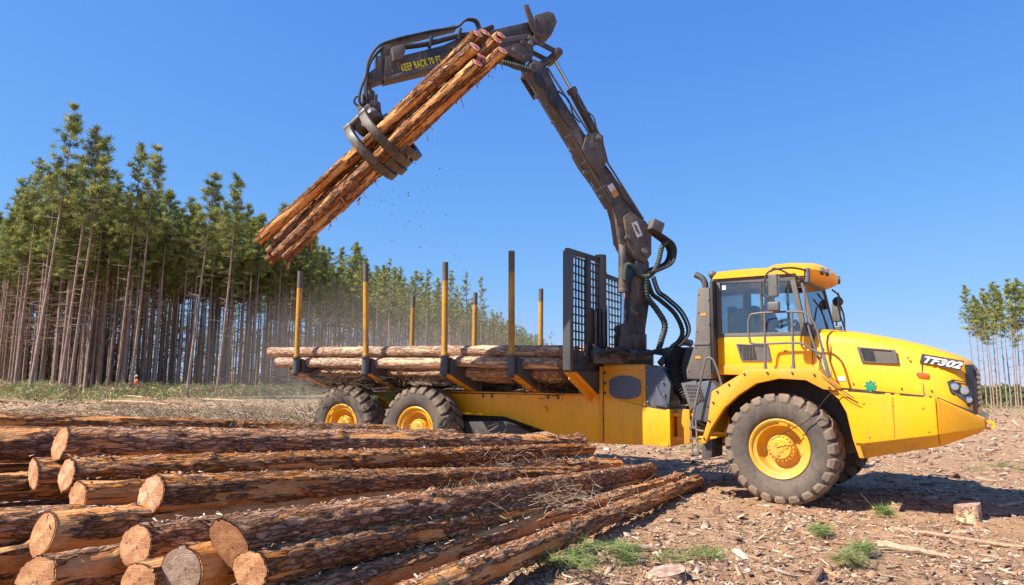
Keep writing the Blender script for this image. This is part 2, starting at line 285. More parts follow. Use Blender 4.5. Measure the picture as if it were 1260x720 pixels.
# outlines of the truck and crane in metres: (along, height) in their own frames; logs as two end points
D = {'bloop1': [(-0.306, 4.577), (-0.583, 4.445), (-0.758, 4.335), (-0.808, 4.183), (-0.732, 3.961), (-0.466, 3.82), (-0.24, 3.745)],
 'bloop2': [(-0.397, 4.584), (-0.643, 4.448), (-0.783, 4.333), (-0.834, 4.179), (-0.74, 3.985), (-0.49, 3.875), (-0.314, 3.817)],
 'boom': [(2.291, 7.322), (1.947, 6.812), (1.494, 6.182), (1.112, 5.688), (0.57, 4.861), (0.348, 4.714), (0.285, 4.293), (0.102, 4.079), (-0.118, 3.948), (-0.311, 4.109),
          (-0.336, 4.558), (-0.234, 4.744), (-0.031, 5.051), (0.366, 5.482), (0.993, 6.25), (1.495, 6.929), (1.787, 7.456), (2.058, 7.533)],
 'boombr': [(1.003, 6.242), (0.799, 6.309), (0.668, 6.269), (0.633, 6.071), (0.593, 5.782), (0.694, 5.44), (0.934, 5.719), (1.081, 5.946)],
 'boss': [(-2.867, 1.232), (-2.766, 1.235)],
 'box': [(-0.139, 4.675), (-0.326, 4.522)],
 'cabfold': [(-1.031, 2.017), (0.515, 1.999)],
 'cabframe': [(-0.993, 3.397), (0.234, 3.333), (0.445, 2.481), (-1.004, 2.492)],
 'cablow': [(-1.012, 2.466), (0.444, 2.463), (0.515, 1.999), (0.554, 1.876), (-1.035, 1.868)],
 'cap': [(1.242, 1.722)],
 'chan': [(4.703, 7.384), (3.456, 7.919)],
 'column': [(0.169, 2.735), (0.243, 2.168), (-0.209, 2.177), (-0.184, 2.725), (-0.308, 3.961), (-0.157, 4.22), (0.002, 3.888)],
 'crease': [(0.543, 2.137), (0.899, 2.04), (1.63, 1.959), (2.153, 1.873), (2.396, 1.727)],
 'decal': [(0.41, 5.323), (0.275, 5.182)],
 'decal2': [(0.043, 4.68), (-0.039, 4.41)],
 'doorvent': [(-0.656, 2.366), (-0.158, 2.337), (-0.119, 2.088), (-0.575, 2.092)],
 'fender': [(-1.143, 0.823), (-1.08, 1.013), (-1.024, 1.177), (-0.954, 1.615), (-0.512, 1.88), (-0.424, 1.96), (0.594, 1.971), (0.821, 1.698), (0.82, 1.659), (0.656, 1.679),
            (0.428, 1.803), (0.057, 1.823), (-0.274, 1.748), (-0.539, 1.574), (-0.764, 1.372), (-0.976, 1.055), (-1.072, 0.815)],
 'glass': [(-0.856, 3.339), (-0.234, 3.312), (-0.261, 2.546), (-0.897, 2.554)],
 'glass2': [(-0.234, 3.312), (0.219, 3.289), (0.357, 2.555), (-0.261, 2.546)],
 'gloop': [(0.265, 3.572), (0.264, 3.721), (0.212, 3.859), (0.112, 3.82), (-0.055, 3.666), (-0.277, 3.701), (-0.437, 3.954), (-0.53, 4.261), (-0.673, 4.365)],
 'grab': [(-0.839, 1.716), (-0.903, 1.955), (-0.97, 2.114), (-1.061, 2.134), (-1.118, 1.994), (-1.31, 1.211), (-1.288, 1.035), (-1.143, 0.992)],
 'grap': [(4.912, 6.801), (4.905, 6.601), (4.871, 6.407), (4.821, 6.159)],
 'ground': [(6.35, 9.96, 0.0), (1.39, 6.44, 0.0), (0.93, 6.89, 0.0), (1.91, 7.14, 0.0), (4.34, 18.89, 0.0), (10.27, 14.79, 0.0), (3.56, 7.14, 0.0), (3.18, 9.12, -0.0),
            (2.91, 6.82, 0.0), (2.23, 6.66, 0.0), (1.34, 7.65, 0.0)],
 'hatch': [(-0.886, 2.002), (-0.537, 2.002), (-0.486, 1.757), (-0.522, 1.297), (-0.947, 1.339)],
 'held': {'a': ((-0.612, 10.1, 6.917), (-4.178, 11.2, 4.097)),
          'b': ((-0.592, 10.35, 7.266), (-4.136, 11.45, 4.221)),
          'c': ((-0.484, 10.55, 7.401), (-4.037, 11.7, 4.19)),
          'd': ((-0.541, 10.25, 6.832), (-4.029, 11.35, 3.907)),
          'e': ((-0.193, 10.15, 6.894), (-3.765, 11.2, 3.73)),
          'f': ((-0.292, 10.4, 7.199), (-3.972, 11.5, 3.95)),
          'g': ((-0.233, 10.65, 7.415), (-3.947, 11.75, 4.042)),
          'h': ((-0.592, 10.05, 6.639), (-3.917, 11.2, 3.797))},
 'hood': [(0.561, 2.561), (0.979, 2.506), (1.544, 2.38), (1.944, 2.265), (2.365, 2.1), (2.433, 2.047), (2.438, 1.697), (2.426, 1.378), (1.978, 1.559), (1.64, 1.606), (0.7, 1.701)],
 'hoodvent': [(1.069, 2.285), (1.551, 2.233), (1.585, 2.037), (1.121, 2.062)],
 'hoseA': [(-0.157, 3.672), (-0.185, 3.313), (-0.386, 3.069), (-0.553, 2.806), (-0.478, 2.52), (-0.382, 2.252)],
 'hoseB': [(-0.311, 3.633), (-0.411, 3.378), (-0.584, 3.264), (-0.897, 3.018), (-1.05, 2.685), (-0.884, 2.436), (-0.616, 2.263)],
 'hoseC': [(-0.561, 2.082), (-0.739, 2.266), (-0.883, 2.421), (-1.081, 2.503), (-1.26, 2.477)],
 'hoseD': [(-0.574, 2.197), (-0.636, 1.874), (-0.801, 1.552)],
 'hosedown': [(4.609, 7.43), (4.822, 7.261), (4.96, 6.992), (5.003, 6.7), (5.074, 6.462), (5.093, 6.263), (5.024, 6.189), (4.936, 6.329)],
 'hosedown2': [(4.608, 7.402), (4.78, 7.239), (4.92, 6.985), (4.963, 6.706), (4.967, 6.451), (4.934, 6.273)],
 'jib': [(0.636, 6.274), (1.224, 7.212), (1.477, 7.653), (1.477, 7.84)],
 'ladder': [(-1.395, 0.986), (-1.364, 0.568)],
 'lamp': [(2.156, 1.766), (2.249, 1.799), (2.379, 1.738), (2.396, 1.449), (2.163, 1.649)],
 'lift': [(0.179, 4.309), (0.214, 3.435), (0.247, 2.746)],
 'loop': [(3.456, 7.919), (3.335, 8.034), (3.237, 8.114), (3.086, 8.114), (3.018, 7.973), (3.031, 7.818)],
 'lowbelly': [(1.025, 0.955), (2.01, 1.113), (2.001, 0.963), (1.1, 0.742)],
 'lower': [(0.71, 1.657), (2.001, 1.575), (2.01, 1.118), (1.121, 0.95), (1.025, 0.955), (0.946, 1.332), (0.839, 1.547)],
 'mainL': [(-4.835, 1.461), (-1.675, 1.502), (-1.68, 0.673), (-2.052, 0.681), (-2.411, 0.734), (-3.692, 1.071), (-4.67, 1.06), (-4.925, 1.147)],
 'mainR': [(-1.659, 1.503), (-0.947, 1.339), (-0.522, 1.277), (-0.533, 0.709), (-1.665, 0.674)],
 'marker': [(1.791, 1.904), (1.92, 1.839)],
 'mirror': [(-0.034, 3.377), (0.105, 3.02), (-0.095, 2.989), (0.098, 2.833)],
 'mirrorarm': [(0.584, 3.409), (0.106, 3.451), (-0.063, 3.392), (-0.092, 3.075), (-0.023, 3.022)],
 'mudflap': [(-1.167, 0.827), (-0.991, 0.875), (-1.012, 0.577), (-1.195, 0.532)],
 'nosewedge': [(2.045, 1.566), (2.516, 1.306), (2.509, 1.196), (2.001, 0.963), (2.01, 1.118)],
 'oval': [(-1.551, 1.651), (-0.985, 1.659), (-1.263, 1.861), (-1.267, 1.441)],
 'ped': [(-1.686, 2.03), (-0.894, 1.988), (-0.947, 1.339), (-1.659, 1.503)],
 'pile': {'A': ((-4.036, 6.248, 1.15), (1.121, 10.8, 0.831)),
          'B': ((-4.221, 6.204, 0.898), (1.714, 10.9, 0.48)),
          'C': ((-3.757, 5.94, 0.918), (1.272, 10.8, 0.721)),
          'D': ((-3.564, 5.808, 0.762), (1.358, 10.9, 0.365)),
          'E': ((-2.857, 5.588, 0.837), (1.536, 10.9, 0.354)),
          'F': ((-3.331, 5.06, 0.636), (1.471, 10.8, 0.33)),
          'G': ((-2.501, 4.752, 0.637), (0.873, 10.4, 0.26)),
          'H': ((-1.75, 4.444, 0.722), (2.289, 11.3, 0.361)),
          'I': ((-1.603, 4.4, 0.584), (2.332, 11.4, 0.168)),
          'J': ((-1.474, 4.4, 0.346), (2.883, 11.7, 0.17)),
          'K': ((-0.924, 4.4, 0.29), (3.167, 11.8, 0.119)),
          'L': ((-5.717, 6.072, 1.142), (-0.892, 11.2, 0.852)),
          'M': ((-10.531, 12.0, 1.102), (-8.465, 15.0, 0.915)),
          'M2': ((-7.254, 9.0, 1.172), (-1.465, 14.2, 0.717)),
          'N': ((-5.298, 5.544, 0.819), (-0.342, 10.6, 0.447)),
          'O': ((-4.134, 4.708, 0.652), (-0.798, 10.2, 0.238)),
          'P': ((-3.803, 4.312, 0.491), (-2.292, 9.6, -0.043)),
          'Q': ((-2.916, 4.4, 0.522), (-1.213, 9.8, 0.018)),
          'S': ((-2.249, 4.312, 0.539), (-0.728, 9.4, 0.01)),
          'T': ((-1.998, 4.356, 0.587), (-0.083, 9.8, 0.096))},
 'pins': [(0.166, 4.378), (-0.184, 4.084), (0.739, 6.193), (2.044, 7.373), (1.565, 7.731), (2.168, 7.544), (2.138, 7.782), (4.938, 6.71)],
 'pipe': [(-1.357, 3.541), (-1.279, 3.484), (-1.213, 3.336)],
 'rail1': [(-0.153, 1.977), (-0.136, 2.797)],
 'rail2': [(0.25, 1.977), (0.26, 2.796)],
 'railloop': [(0.665, 2.154), (0.31, 2.347), (-0.308, 2.343), (-0.382, 2.456), (-0.374, 2.691), (-0.28, 2.804), (0.328, 2.804), (0.515, 2.712), (0.587, 2.592), (0.681, 2.154),
              (0.716, 1.856)],
 'roof': [(-0.951, 3.439), (-0.869, 3.526), (-0.407, 3.539), (-0.115, 3.526), (-0.029, 3.563), (0.45, 3.544)],
 'stack': [(-1.283, 3.307), (-1.068, 3.305), (-1.074, 2.383), (-1.063, 1.804), (-1.515, 1.801), (-1.526, 1.948), (-1.352, 2.389)],
 'stacklow': [(-1.546, 1.701), (-1.063, 1.804), (-0.959, 1.714), (-1.149, 1.127), (-1.364, 1.157)],
 'stickbody': [(4.682, 6.682), (3.825, 7.077), (2.558, 7.658), (2.266, 7.501), (2.167, 7.452), (2.089, 7.532), (2.045, 7.956), (2.047, 8.285), (2.812, 7.955), (3.386, 7.656),
               (3.716, 7.49), (4.682, 7.071), (4.708, 7.048)],
 'stickbox': [(4.615, 7.256), (4.44, 7.317), (4.381, 7.174), (4.542, 7.073)],
 'stickplate': [(2.23, 8.48), (2.164, 8.506), (1.986, 8.114), (2.066, 8.083)],
 'stickrear': [(2.017, 8.38), (1.738, 8.521), (1.623, 8.491), (1.562, 8.343), (1.671, 8.067), (2.013, 7.923)],
 'sticktip': [(4.672, 7.163), (4.834, 7.134), (4.83, 6.848), (4.956, 6.784), (4.924, 6.662), (4.83, 6.653), (4.658, 6.749)],
 'stub': [(-8.17, 2.167), (-8.148, 1.859)],
 'text': [(4.418, 6.934), (3.724, 7.222), (4.422, 7.048)],
 'tf': [(1.843, 2.157), (2.309, 2.055), (2.276, 1.949), (1.818, 2.047)],
 'tow': [(2.494, 1.272), (2.543, 1.199)],
 'tube2': [(4.366, 7.335), (3.27, 7.778)],
 'visor': [(-0.331, 3.754), (0.198, 3.732), (0.489, 3.646), (0.656, 3.538), (0.698, 3.41), (0.621, 3.321), (0.302, 3.344)]}

class Frame:
    def __init__(s, ox, oy, ux, uy, oz=0.0):
        l = sqrt(ux*ux+uy*uy); s.o = Vector((ox, oy, oz)); s.u = Vector((ux/l, uy/l, 0)); s.v = Vector((-uy/l, ux/l, 0))
    def w(s, a, v, z): return s.o + s.u*a + s.v*v + Vector((0, 0, z))
TR, TF = radians(30), radians(36)
RF = Frame(3.4, 11.9, cos(TR), -sin(TR)); RF.v = Vector((sin(TR), cos(TR), 0))
FF = Frame(3.9, 10.15, cos(TF), -sin(TF)); FF.v = Vector((sin(TF), cos(TF), 0))
CF = Frame(2.19, 12.6, -0.94, -0.34); CF.v = Vector((-0.34, 0.94, 0)).normalized()
WF = Frame(0, 0, 1, 0)
ROOT = [Vector((0, 0, 0))]

class MB:
    def __init__(s, fr=WF): s.V = []; s.F = []; s.fr = fr
    def add(s, pts, faces, raw=False):
        b = len(s.V)
        for p in pts: s.V.append(Vector(p) if raw else s.fr.w(*p))
        for f in faces: s.F.append([b+i for i in f])
    def prism(s, poly, v0, v1, poly2=None):
        n = len(poly); q = poly2 or poly
        s.add([(a, v0, z) for a, z in poly] + [(a, v1, z) for a, z in q], [list(range(n)), list(range(2*n-1, n-1, -1))] + [[i, (i+1) % n + 0, (i+1) % n + n, i+n] for i in range(n)]); return s
    def box(s, a0, a1, v0, v1, z0, z1): return s.prism([(a0, z0), (a1, z0), (a1, z1), (a0, z1)], v0, v1)
    def loft(s, rings, cap=True, closed=True, raw=False):
        n = len(rings[0]); pts = [p for r in rings for p in r]; f = []
        for i in range(len(rings)-1):
            for j in range(n if closed else n-1):
                k = (j+1) % n; f.append([i*n+j, i*n+k, (i+1)*n+k, (i+1)*n+j])
        if cap: f.append(list(range(n))[::-1]); f.append([(len(rings)-1)*n+j for j in range(n)])
        s.add(pts, f, raw); return s
    def tube(s, path, r, n=10, cap=True, raw=False, corr=0):
        P = [Vector(p) if raw else s.fr.w(*p) for p in path]
        if corr:      # corrugated hose: many rings of alternating radius
            Q = []; R = []
            for i in range(len(P)-1):
                L = (P[i+1]-P[i]).length; m = max(2, int(L/corr))
                for k in range(m): Q.append(P[i].lerp(P[i+1], k/m)); 
            Q.append(P[-1]); P = Q; rr = [r*(1.0 if i % 2 else 0.82) for i in range(len(P))]
        else: rr = r if isinstance(r, (list, tuple)) else [r]*len(P)
        rings = []; up = None
        for i, p in enumerate(P):
            d = (P[min(i+1, len(P)-1)] - P[max(i-1, 0)]).normalized()
            if up is None: up = d.orthogonal().normalized()
            up = (up - d*up.dot(d)).normalized(); sd_ = d.cross(up)
            rings.append([p + (up*cos(2*pi*j/n) + sd_*sin(2*pi*j/n))*rr[i] for j in range(n)])
        return s.loft(rings, cap, True, raw=True)
    def bar(s, p0, p1, w, h, raw=False):
        """box beam between two points, width w across (v), height h"""
        A = Vector(p0) if raw else s.fr.w(*p0); B = Vector(p1) if raw else s.fr.w(*p1); d = (B-A).normalized()
        x = s.fr.v; x = (x - d*x.dot(d))
        if x.length < 0.1: x = s.fr.u - d*s.fr.u.dot(d)
        x.normalize(); y = d.cross(x)
        s.loft([[P + x*w/2*i + y*h/2*j for i, j in ((-1, -1), (1, -1), (1, 1), (-1, 1))] for P in (A, B)], raw=True); return s
    def cyl(s, p0, p1, r, n=16): return s.tube([p0, p1], r, n)
    def ball(s, p, r, n=10):
        c = s.fr.w(*p); rings = []
        for i in range(1, n//2+1):
            t = pi*i/(n//2+1); rings.append([c + Vector((cos(2*pi*j/n)*sin(t), sin(2*pi*j/n)*sin(t), cos(t)))*r for j in range(n)])
        return s.loft(rings, raw=True)
    def build(s, name, mat, parent=None, bev=0.0, ang=38, label=None, seg=2):
        bm = bmesh.new(); vs = [bm.verts.new(v - ROOT[0]) for v in s.V]
        for f in s.F:
            try: bm.faces.new([vs[i] for i in f])
            except ValueError: pass
        bmesh.ops.recalc_face_normals(bm, faces=bm.faces)
        if bev:
            es = [e for e in bm.edges if len(e.link_faces) == 2 and e.calc_face_angle(0) > radians(28)]
            if es: bmesh.ops.bevel(bm, geom=es, offset=bev, segments=seg, affect='EDGES', clamp_overlap=True, profile=0.6)
        me = bpy.data.meshes.new(name); bm.to_mesh(me); bm.free()
        for p in me.polygons: p.use_smooth = True
        try: me.set_sharp_from_angle(angle=radians(ang))
        except Exception: pass
        o = link(name, me, parent, mat=mat)
        if label: o['label'] = label
        return o
def smooth_path(P, k=4):
    P = [Vector(p) for p in P]; Q = []
    for i in range(len(P)-1):
        a, b, c, d = P[max(i-1, 0)], P[i], P[i+1], P[min(i+2, len(P)-1)]
        for j in range(k):
            t = j/k; Q.append(0.5*((2*b) + (c-a)*t + (2*a-5*b+4*c-d)*t*t + (3*b-a-3*c+d)*t**3))
    Q.append(P[-1]); return Q
def text(name, s, fr, org, xdir, size, squeeze, mat, parent, shear=0.0, bold=0.0, ext=0.003, align='LEFT', width=0, spacing=0.0):
    c = bpy.data.curves.new(name, 'FONT'); c.body = s; c.size = size; c.shear = shear; c.offset = bold; c.extrude = ext; c.align_x = align; c.resolution_u = 3; c.space_character = 1.0 + max(0, -bold)*0 + spacing
    t = bpy.data.objects.new(name, c); COL.objects.link(t); bpy.context.view_layer.update()
    me = bpy.data.meshes.new_from_object(t.evaluated_get(bpy.context.evaluated_depsgraph_get())); bpy.data.objects.remove(t)
    x = xdir.normalized(); up = Vector((0, 0, 1)); up = (up - x*up.dot(x)).normalized(); nrm = x.cross(up)
    O = fr.w(*org) - ROOT[0]
    if width: xs = [v.co.x for v in me.vertices]; squeeze = width/(max(xs)-min(xs))
    for v in me.vertices: v.co = O + x*v.co.x*squeeze + up*v.co.y + nrm*(v.co.z+0.004)
    me.materials.clear(); return link(name, me, parent, mat=mat)

# ------------------------------------------------------------------ ground
def gz(x, y):
    x = np.asarray(x, float); y = np.asarray(y, float); r = np.hypot(x, y); b = np.degrees(np.arctan2(x, y))
    h = 0.05*sstep(20, 50, r)*sstep(-22, -32, b)*(1-sstep(110, 160, r))
    h = h - 0.0255*np.clip(r-55, 0, 2500)*sstep(12, 30, b)*np.where(r < 450, 1, 450/np.maximum(r, 1))
    h = h - 0.012*np.clip(r-150, 0, 500)*sstep(-20, 5, b)*(1-sstep(12, 30, b))
    h = h + 0.10*fbm(x/9.0, y/9.0, 0, 3, 3)*sstep(12, 30, r) + 0.12*fbm(x/60.0, y/60.0, 0, 9, 2)*sstep(40, 90, r)*(1-sstep(300, 600, r))
    return h
def relief(x, y):
    r = np.hypot(x, y)
    f = 0.07*fbm(x*1.1, y*1.1, 0, 21, 3) + 0.055*fbm(x*5, y*5, 0, 22, 4)*(1-sstep(14, 30, r))
    t = track(x, y); return f*(1-0.75*t) - 0.055*t + 0.05*t*(1-t)*4*0.5
def track(x, y):       # smooth band driven over by the near wheels
    a = (x-3.9)*cos(TF) - (y-10.15)*sin(TF); v = (x-3.9)*sin(TF) + (y-10.15)*cos(TF)
    return np.exp(-((v-0.3)/0.32)**2)*sstep(-0.6, 0.2, a)*0.9 + np.exp(-((v-0.55)/0.4)**2)*sstep(-3.4, -2.2, a)*(1-sstep(-0.6, 0.2, a))
def make_ground():
    th = np.radians(np.concatenate([np.linspace(-180, -50, 60, endpoint=False), np.linspace(-50, 50, 560, endpoint=False), np.linspace(50, 180, 60, endpoint=False)]))
    rr = [0.05]
    while rr[-1] < 6000: rr.append(rr[-1]*(1.3 if rr[-1] < 2.5 else 1.0135 if rr[-1] < 40 else 1.06))
    rr = np.array(rr); T, R = np.meshgrid(th, rr); X = R*np.sin(T); Y = R*np.cos(T)
    Z = gz(X, Y) + relief(X, Y)*(1-sstep(60, 120, R))
    nT = len(th); idx = np.arange(len(rr)*nT).reshape(len(rr), nT); nx = np.roll(idx, -1, 1)
    Fq = np.stack([idx[:-1], nx[:-1], nx[1:], idx[1:]], -1).reshape(-1, 4)[:, ::-1]
    b = np.degrees(T); green = sstep(40, 60, R)*np.where(b < 10, 0.8, 0.6)
    V = np.stack([X, Y, Z], -1).reshape(-1, 3)
    V = np.vstack([V, [[0, 0, 0.0]]]); c = len(V)-1
    me = npmesh('ground', V, Fq, 'soil', attrs={'green': np.append(green.ravel(), 0), 'track': np.append(track(X, Y).ravel(), 0)}, smooth=True)
    return tag(link('ground', me), 'cleared logging ground of reddish soil strewn with bark', kind='structure')
make_ground()
def G(x, y): return float(gz(x, y) + relief(np.array(x, float), np.array(y, float)))

# ================================================================== the log truck
truck = thing('log_forwarder', 'yellow articulated log forwarder with loading crane, parked beside the pile', 'log forwarder', (3.4, 11.9, 0))
ROOT[0] = Vector((3.4, 11.9, 0))
# ---- wheels
def tyre_mesh():
    prof = [(-.17, .40), (-.235, .425), (-.285, .50), (-.305, .59), (-.298, .67), (-.275, .735), (-.235, .765), (-.12, .775), (0, .778)]
    prof = prof + [(-a, r) for a, r in prof[-2::-1]]
    n = 72; V = []; Fq = []
    for i in range(n):
        t = 2*pi*i/n
        for a, r in prof: V.append((r*cos(t), a, r*sin(t)))
    k = len(prof)
    for i in range(n):
        for j in range(k-1): Fq.append((i*k+j, i*k+j+1, (i+1) % n*k+j+1, (i+1) % n*k+j))
    return V, Fq
def lug_mesh():
    V = []; Fq = []; n = 23
    for sgn in (-1, 1):
        for i in range(n):
            t0 = 2*pi*(i + (0.5 if sgn > 0 else 0))/n; w = 0.70*pi/n
            # stations from the centre line out over the shoulder: (axial, outer r, inner r, angular shift, half width)
            st = [(0.01, .812, .765, 0.13, w*.85), (0.12, .815, .765, 0.07, w), (0.235, .805, .755, 0.0, w*1.08), (0.292, .765, .72, -0.015, w*1.05), (0.312, .70, .66, -0.02, w*.8)]
            b = len(V)
            for a, ro, ri, sh, hw in st:
                for rr_, q, k in ((ri, -1, 1.12), (ro, -1, .86), (ro, 1, .86), (ri, 1, 1.12)):
                    t = t0 + sh + q*hw*k; aa = sgn*a
                    if a > .3: aa = sgn*(a - (0.02 if rr_ == ri else 0))
                    V.append((rr_*cos(t), aa, rr_*sin(t)))
            for s in range(len(st)-1):
                for j in range(4):
                    q = (b+s*4+j, b+s*4+(j+1) % 4, b+(s+1)*4+(j+1) % 4, b+(s+1)*4+j); Fq.append(q)
            Fq.append((b, b+1, b+2, b+3)); e = b+(len(st)-1)*4; Fq.append((e+3, e+2, e+1, e))
    return V, Fq
def mk(name, V, Fq, mat, ang=40, bev=0):
    bm = bmesh.new(); vs = [bm.verts.new(v) for v in V]
    for f in Fq: bm.faces.new([vs[i] for i in f])
    bmesh.ops.recalc_face_normals(bm, faces=bm.faces)
    if bev:
        es = [e for e in bm.edges if len(e.link_faces) == 2 and e.calc_face_angle(0) > radians(40)]
        bmesh.ops.bevel(bm, geom=es, offset=bev, segments=2, affect='EDGES', clamp_overlap=True)
    me = bpy.data.meshes.new(name); bm.to_mesh(me); bm.free()
    for p in me.polygons: p.use_smooth = True
    me.set_sharp_from_angle(angle=radians(ang)); me.materials.append(M[mat]); return me
def lathe(prof, n=48):
    V = []; Fq = []; k = len(prof)
    for i in range(n):
        t = 2*pi*i/n
        for a, r in prof: V.append((r*cos(t), a, r*sin(t)))
    for i in range(n):
        for j in range(k-1): Fq.append((i*k+j, i*k+j+1, (i+1) % n*k+j+1, (i+1) % n*k+j))
    return V, Fq
me_tyre = mk('tyre', *tyre_mesh(), 'tyre', 50)
me_lugs = mk('tread_lugs', *lug_mesh(), 'tread', 30, 0.008)
me_rim = mk('rim', *lathe([(-.10, .425), (-.255, .437), (-.262, .425), (-.25, .40), (-.225, .385), (-.215, .35), (-.21, .335), (-.16, .325), (-.08, .30), (-.05, .26), (-.05, .20), (0.0, .19), (0.05, .19)], 64), 'yellow_dusty', 30)
hv, hf = lathe([(-.05, .20), (-.15, .195), (-.158, .188), (-.16, .165), (-.185, .155), (-.195, .14), (-.197, .06), (-.205, .05), (-.207, .001)], 48)
me_hub = mk('hub', hv, hf, 'yellow_dusty', 30)
me_bolt = mk('hub_bolt', *lathe([(-.0, .012), (-.018, .012), (-.020, .001)], 6), 'yellow_dusty', 30)
me_ear = mk('hub_plug', *lathe([(-.0, .03), (-.010, .03), (-.012, .001)], 14), 'ochre', 30)
def wheel(fr, a, v, outward, parent, z=0.80, spin=0.0):
    th = atan2(-fr.u.y, fr.u.x)
    p = fr.w(a, v, z) - ROOT[0]
    w = bpy.data.objects.new('wheel', None); COL.objects.link(w); w.parent = parent; w.location = p
    w.rotation_euler = (0, spin, -th + (0 if outward < 0 else pi)); w.rotation_mode = 'YXZ'
    w.rotation_euler = (0, spin, -th + (0 if outward < 0 else pi))
    link('tyre', me_tyre, w); link('tread_lugs', me_lugs, w); link('rim', me_rim, w); link('hub', me_hub, w)
    for i in range(20):
        t = 2*pi*i/20; link('hub_bolt', me_bolt, w, (0.176*cos(t), -.159, .176*sin(t)))
    for t in (0.6, 2.5, 4.5): link('hub_plug', me_ear, w, (0.09*cos(t), -.196, .09*sin(t)))
    link('valve_cover', me_box, w, (0.0, -.245, 0.365)); return w
b = MB(); b.box(-.06, .06, -.012, .012, -.018, .018); ROOT_keep = ROOT[0]; ROOT[0] = Vector((0, 0, 0))
tmp = b.build('valve_cover', 'ochre', None, 0.004); me_box = tmp.data; bpy.data.objects.remove(tmp); ROOT[0] = ROOT_keep
wheel(FF, 0, .31, -1, truck, .80, .2); wheel(FF, 0, 2.60, 1, truck, .80, .9)
for a in (-7.1, -5.2):
    wheel(RF, a, -1.19, -1, truck, .80, a); wheel(RF, a, 1.19, 1, truck, .80, a*2)
# axles and suspension beams
b = MB(RF)
for a in (-7.1, -5.2): b.cyl((a, -1.1, .80), (a, 1.1, .80), .13, 14); b.ball((a, 0, .80), .28, 12)
b.build('rear_axle', 'charcoal', truck)
for v in (-.78, .78):
    b = MB(RF); b.prism([(-7.4, .72), (-6.15, .78), (-4.9, .72), (-3.9, .66), (-3.0, .80), (-3.6, 1.0), (-4.9, .92), (-6.15, 1.04), (-7.4, .92)], v-.08, v+.08); b.build('walking_beam', 'charcoal', truck, .01)
b = MB(FF); b.cyl((0, .4, .80), (0, 2.5, .80), .14, 14); b.ball((0, 1.45, .80), .3, 12); b.build('front_axle', 'charcoal', truck)
# ---- rear chassis
mL = [(-7.9, 1.30), (-7.9, 1.45)] + D['mainL'][:2][::1]
pl = [(-7.9, 1.46), (-1.70, 1.502), (-1.70, .673), (-2.052, .681), (-2.411, .734), (-3.692, 1.071), (-4.67, 1.07), (-7.9, 1.15)]
for v in (-.65, .62):
    b = MB(RF); b.prism(pl, v, v+.03); b.build('chassis_side', 'yellow', truck, .004)
    b = MB(RF); b.box(-7.9, -1.70, v-.05 if v < 0 else v, v+.03 if v < 0 else v+.08, 1.505, 1.53); b.build('top_flange', 'ochre', truck, .004)
    b = MB(RF); b.prism([(-1.66, 1.50), (-.947, 1.34), (-.50, 1.285), (-.50, .70), (-1.66, .672)], v, v+.03); b.build('chassis_side', 'yellow', truck, .004)
    b = MB(RF); b.bar((-1.70, v+.015, .68), (-1.70, v+.015, 2.02), .10, .05); b.build('seam_rib', 'ochre', truck, .004)
b = MB(RF); b.box(-7.9, -.55, -.60, .60, 1.40, 1.44); b.box(-1.6, -.55, -.6, .6, .70, .74); b.build('deck_plate', 'yellow_dusty', truck)
b = MB(RF); b.box(-.53, -.47, -.68, .66, .68, 1.30); b.build('front_bulkhead', 'yellow', truck, .008)
b = MB(RF); b.box(-.66, -.50, -.70, -.62, .675, .73); b.build('corner_gusset', 'ochre', truck, .01)
b = MB(RF); b.cyl((-2.82, -.66, 1.235), (-2.82, -.72, 1.235), .055, 20); b.build('pivot_boss', 'yellow', truck, .006)
b = MB(RF); b.box(-4.7, -1.75, -.5, .5, .9, 1.38); b.build('belly_tank', 'charcoal', truck, .02)
b = MB(RF); b.cyl((-8.35, -.55, 1.40), (-7.75, -.55, 1.40), .09, 14); b.cyl((-8.36, -.55, 1.40), (-8.30, -.55, 1.40), .07, 14); b.build('rear_tube', 'charcoal', truck)
# pedestal with oval cover and hatch
b = MB(RF); b.prism([(-1.66, 2.02), (-.894, 1.988), (-.947, 1.345), (-1.66, 1.505)], -.645, -.615); b.build('pedestal_side', 'ochre', truck, .004)
b = MB(RF); b.prism([(-1.66, 2.02), (-.894, 1.988), (-.947, 1.345), (-1.66, 1.505)], .615, .645); b.build('pedestal_side', 'ochre', truck, .004)
b = MB(RF); b.box(-1.66, -.90, -.66, .66, 2.0, 2.05); b.build('pedestal_top', 'ochre', truck, .01)
b = MB(RF); b.box(-1.66, -.90, -.675, -.645, 1.97, 2.02); b.box(-.93, -.89, -.675, -.645, 1.35, 2.0); b.build('pedestal_lip', 'ochre', truck, .005)
b = MB(RF); b.prism([(-1.265 + .285*max(-1, min(1, 1.22*cos(t)))*1.0, 1.652 + .205*sin(t)) for t in np.linspace(0, 2*pi, 36, endpoint=False)], -.672, -.646); b.build('oval_cover', 'blue_grey', truck, .006)
for a_, z_ in ((-1.45, 1.82), (-1.08, 1.80), (-1.45, 1.47), (-1.08, 1.50)):
    b = MB(RF); b.cyl((a_, -.67, z_), (a_, -.685, z_), .014, 8); b.build('cover_bolt', 'pipe_steel', truck)
for z_ in (1.9, 1.72, 1.55):
    b = MB(RF); b.cyl((-1.635, -.645, z_), (-1.635, -.67, z_), .022, 8); b.build('rib_bolt', 'charcoal', truck)
hp = [(-.886, 2.01), (-.60, 2.005), (-.45, 1.72), (-.50, 1.285), (-.947, 1.345)]
b = MB(RF); b.prism(hp, -.66, .55, [(-.886, 2.01), (-.62, 2.005), (-.5, 1.72), (-.55, 1.285), (-.947, 1.345)]); b.build('hatch_cover', 'blue_grey', truck, .012)
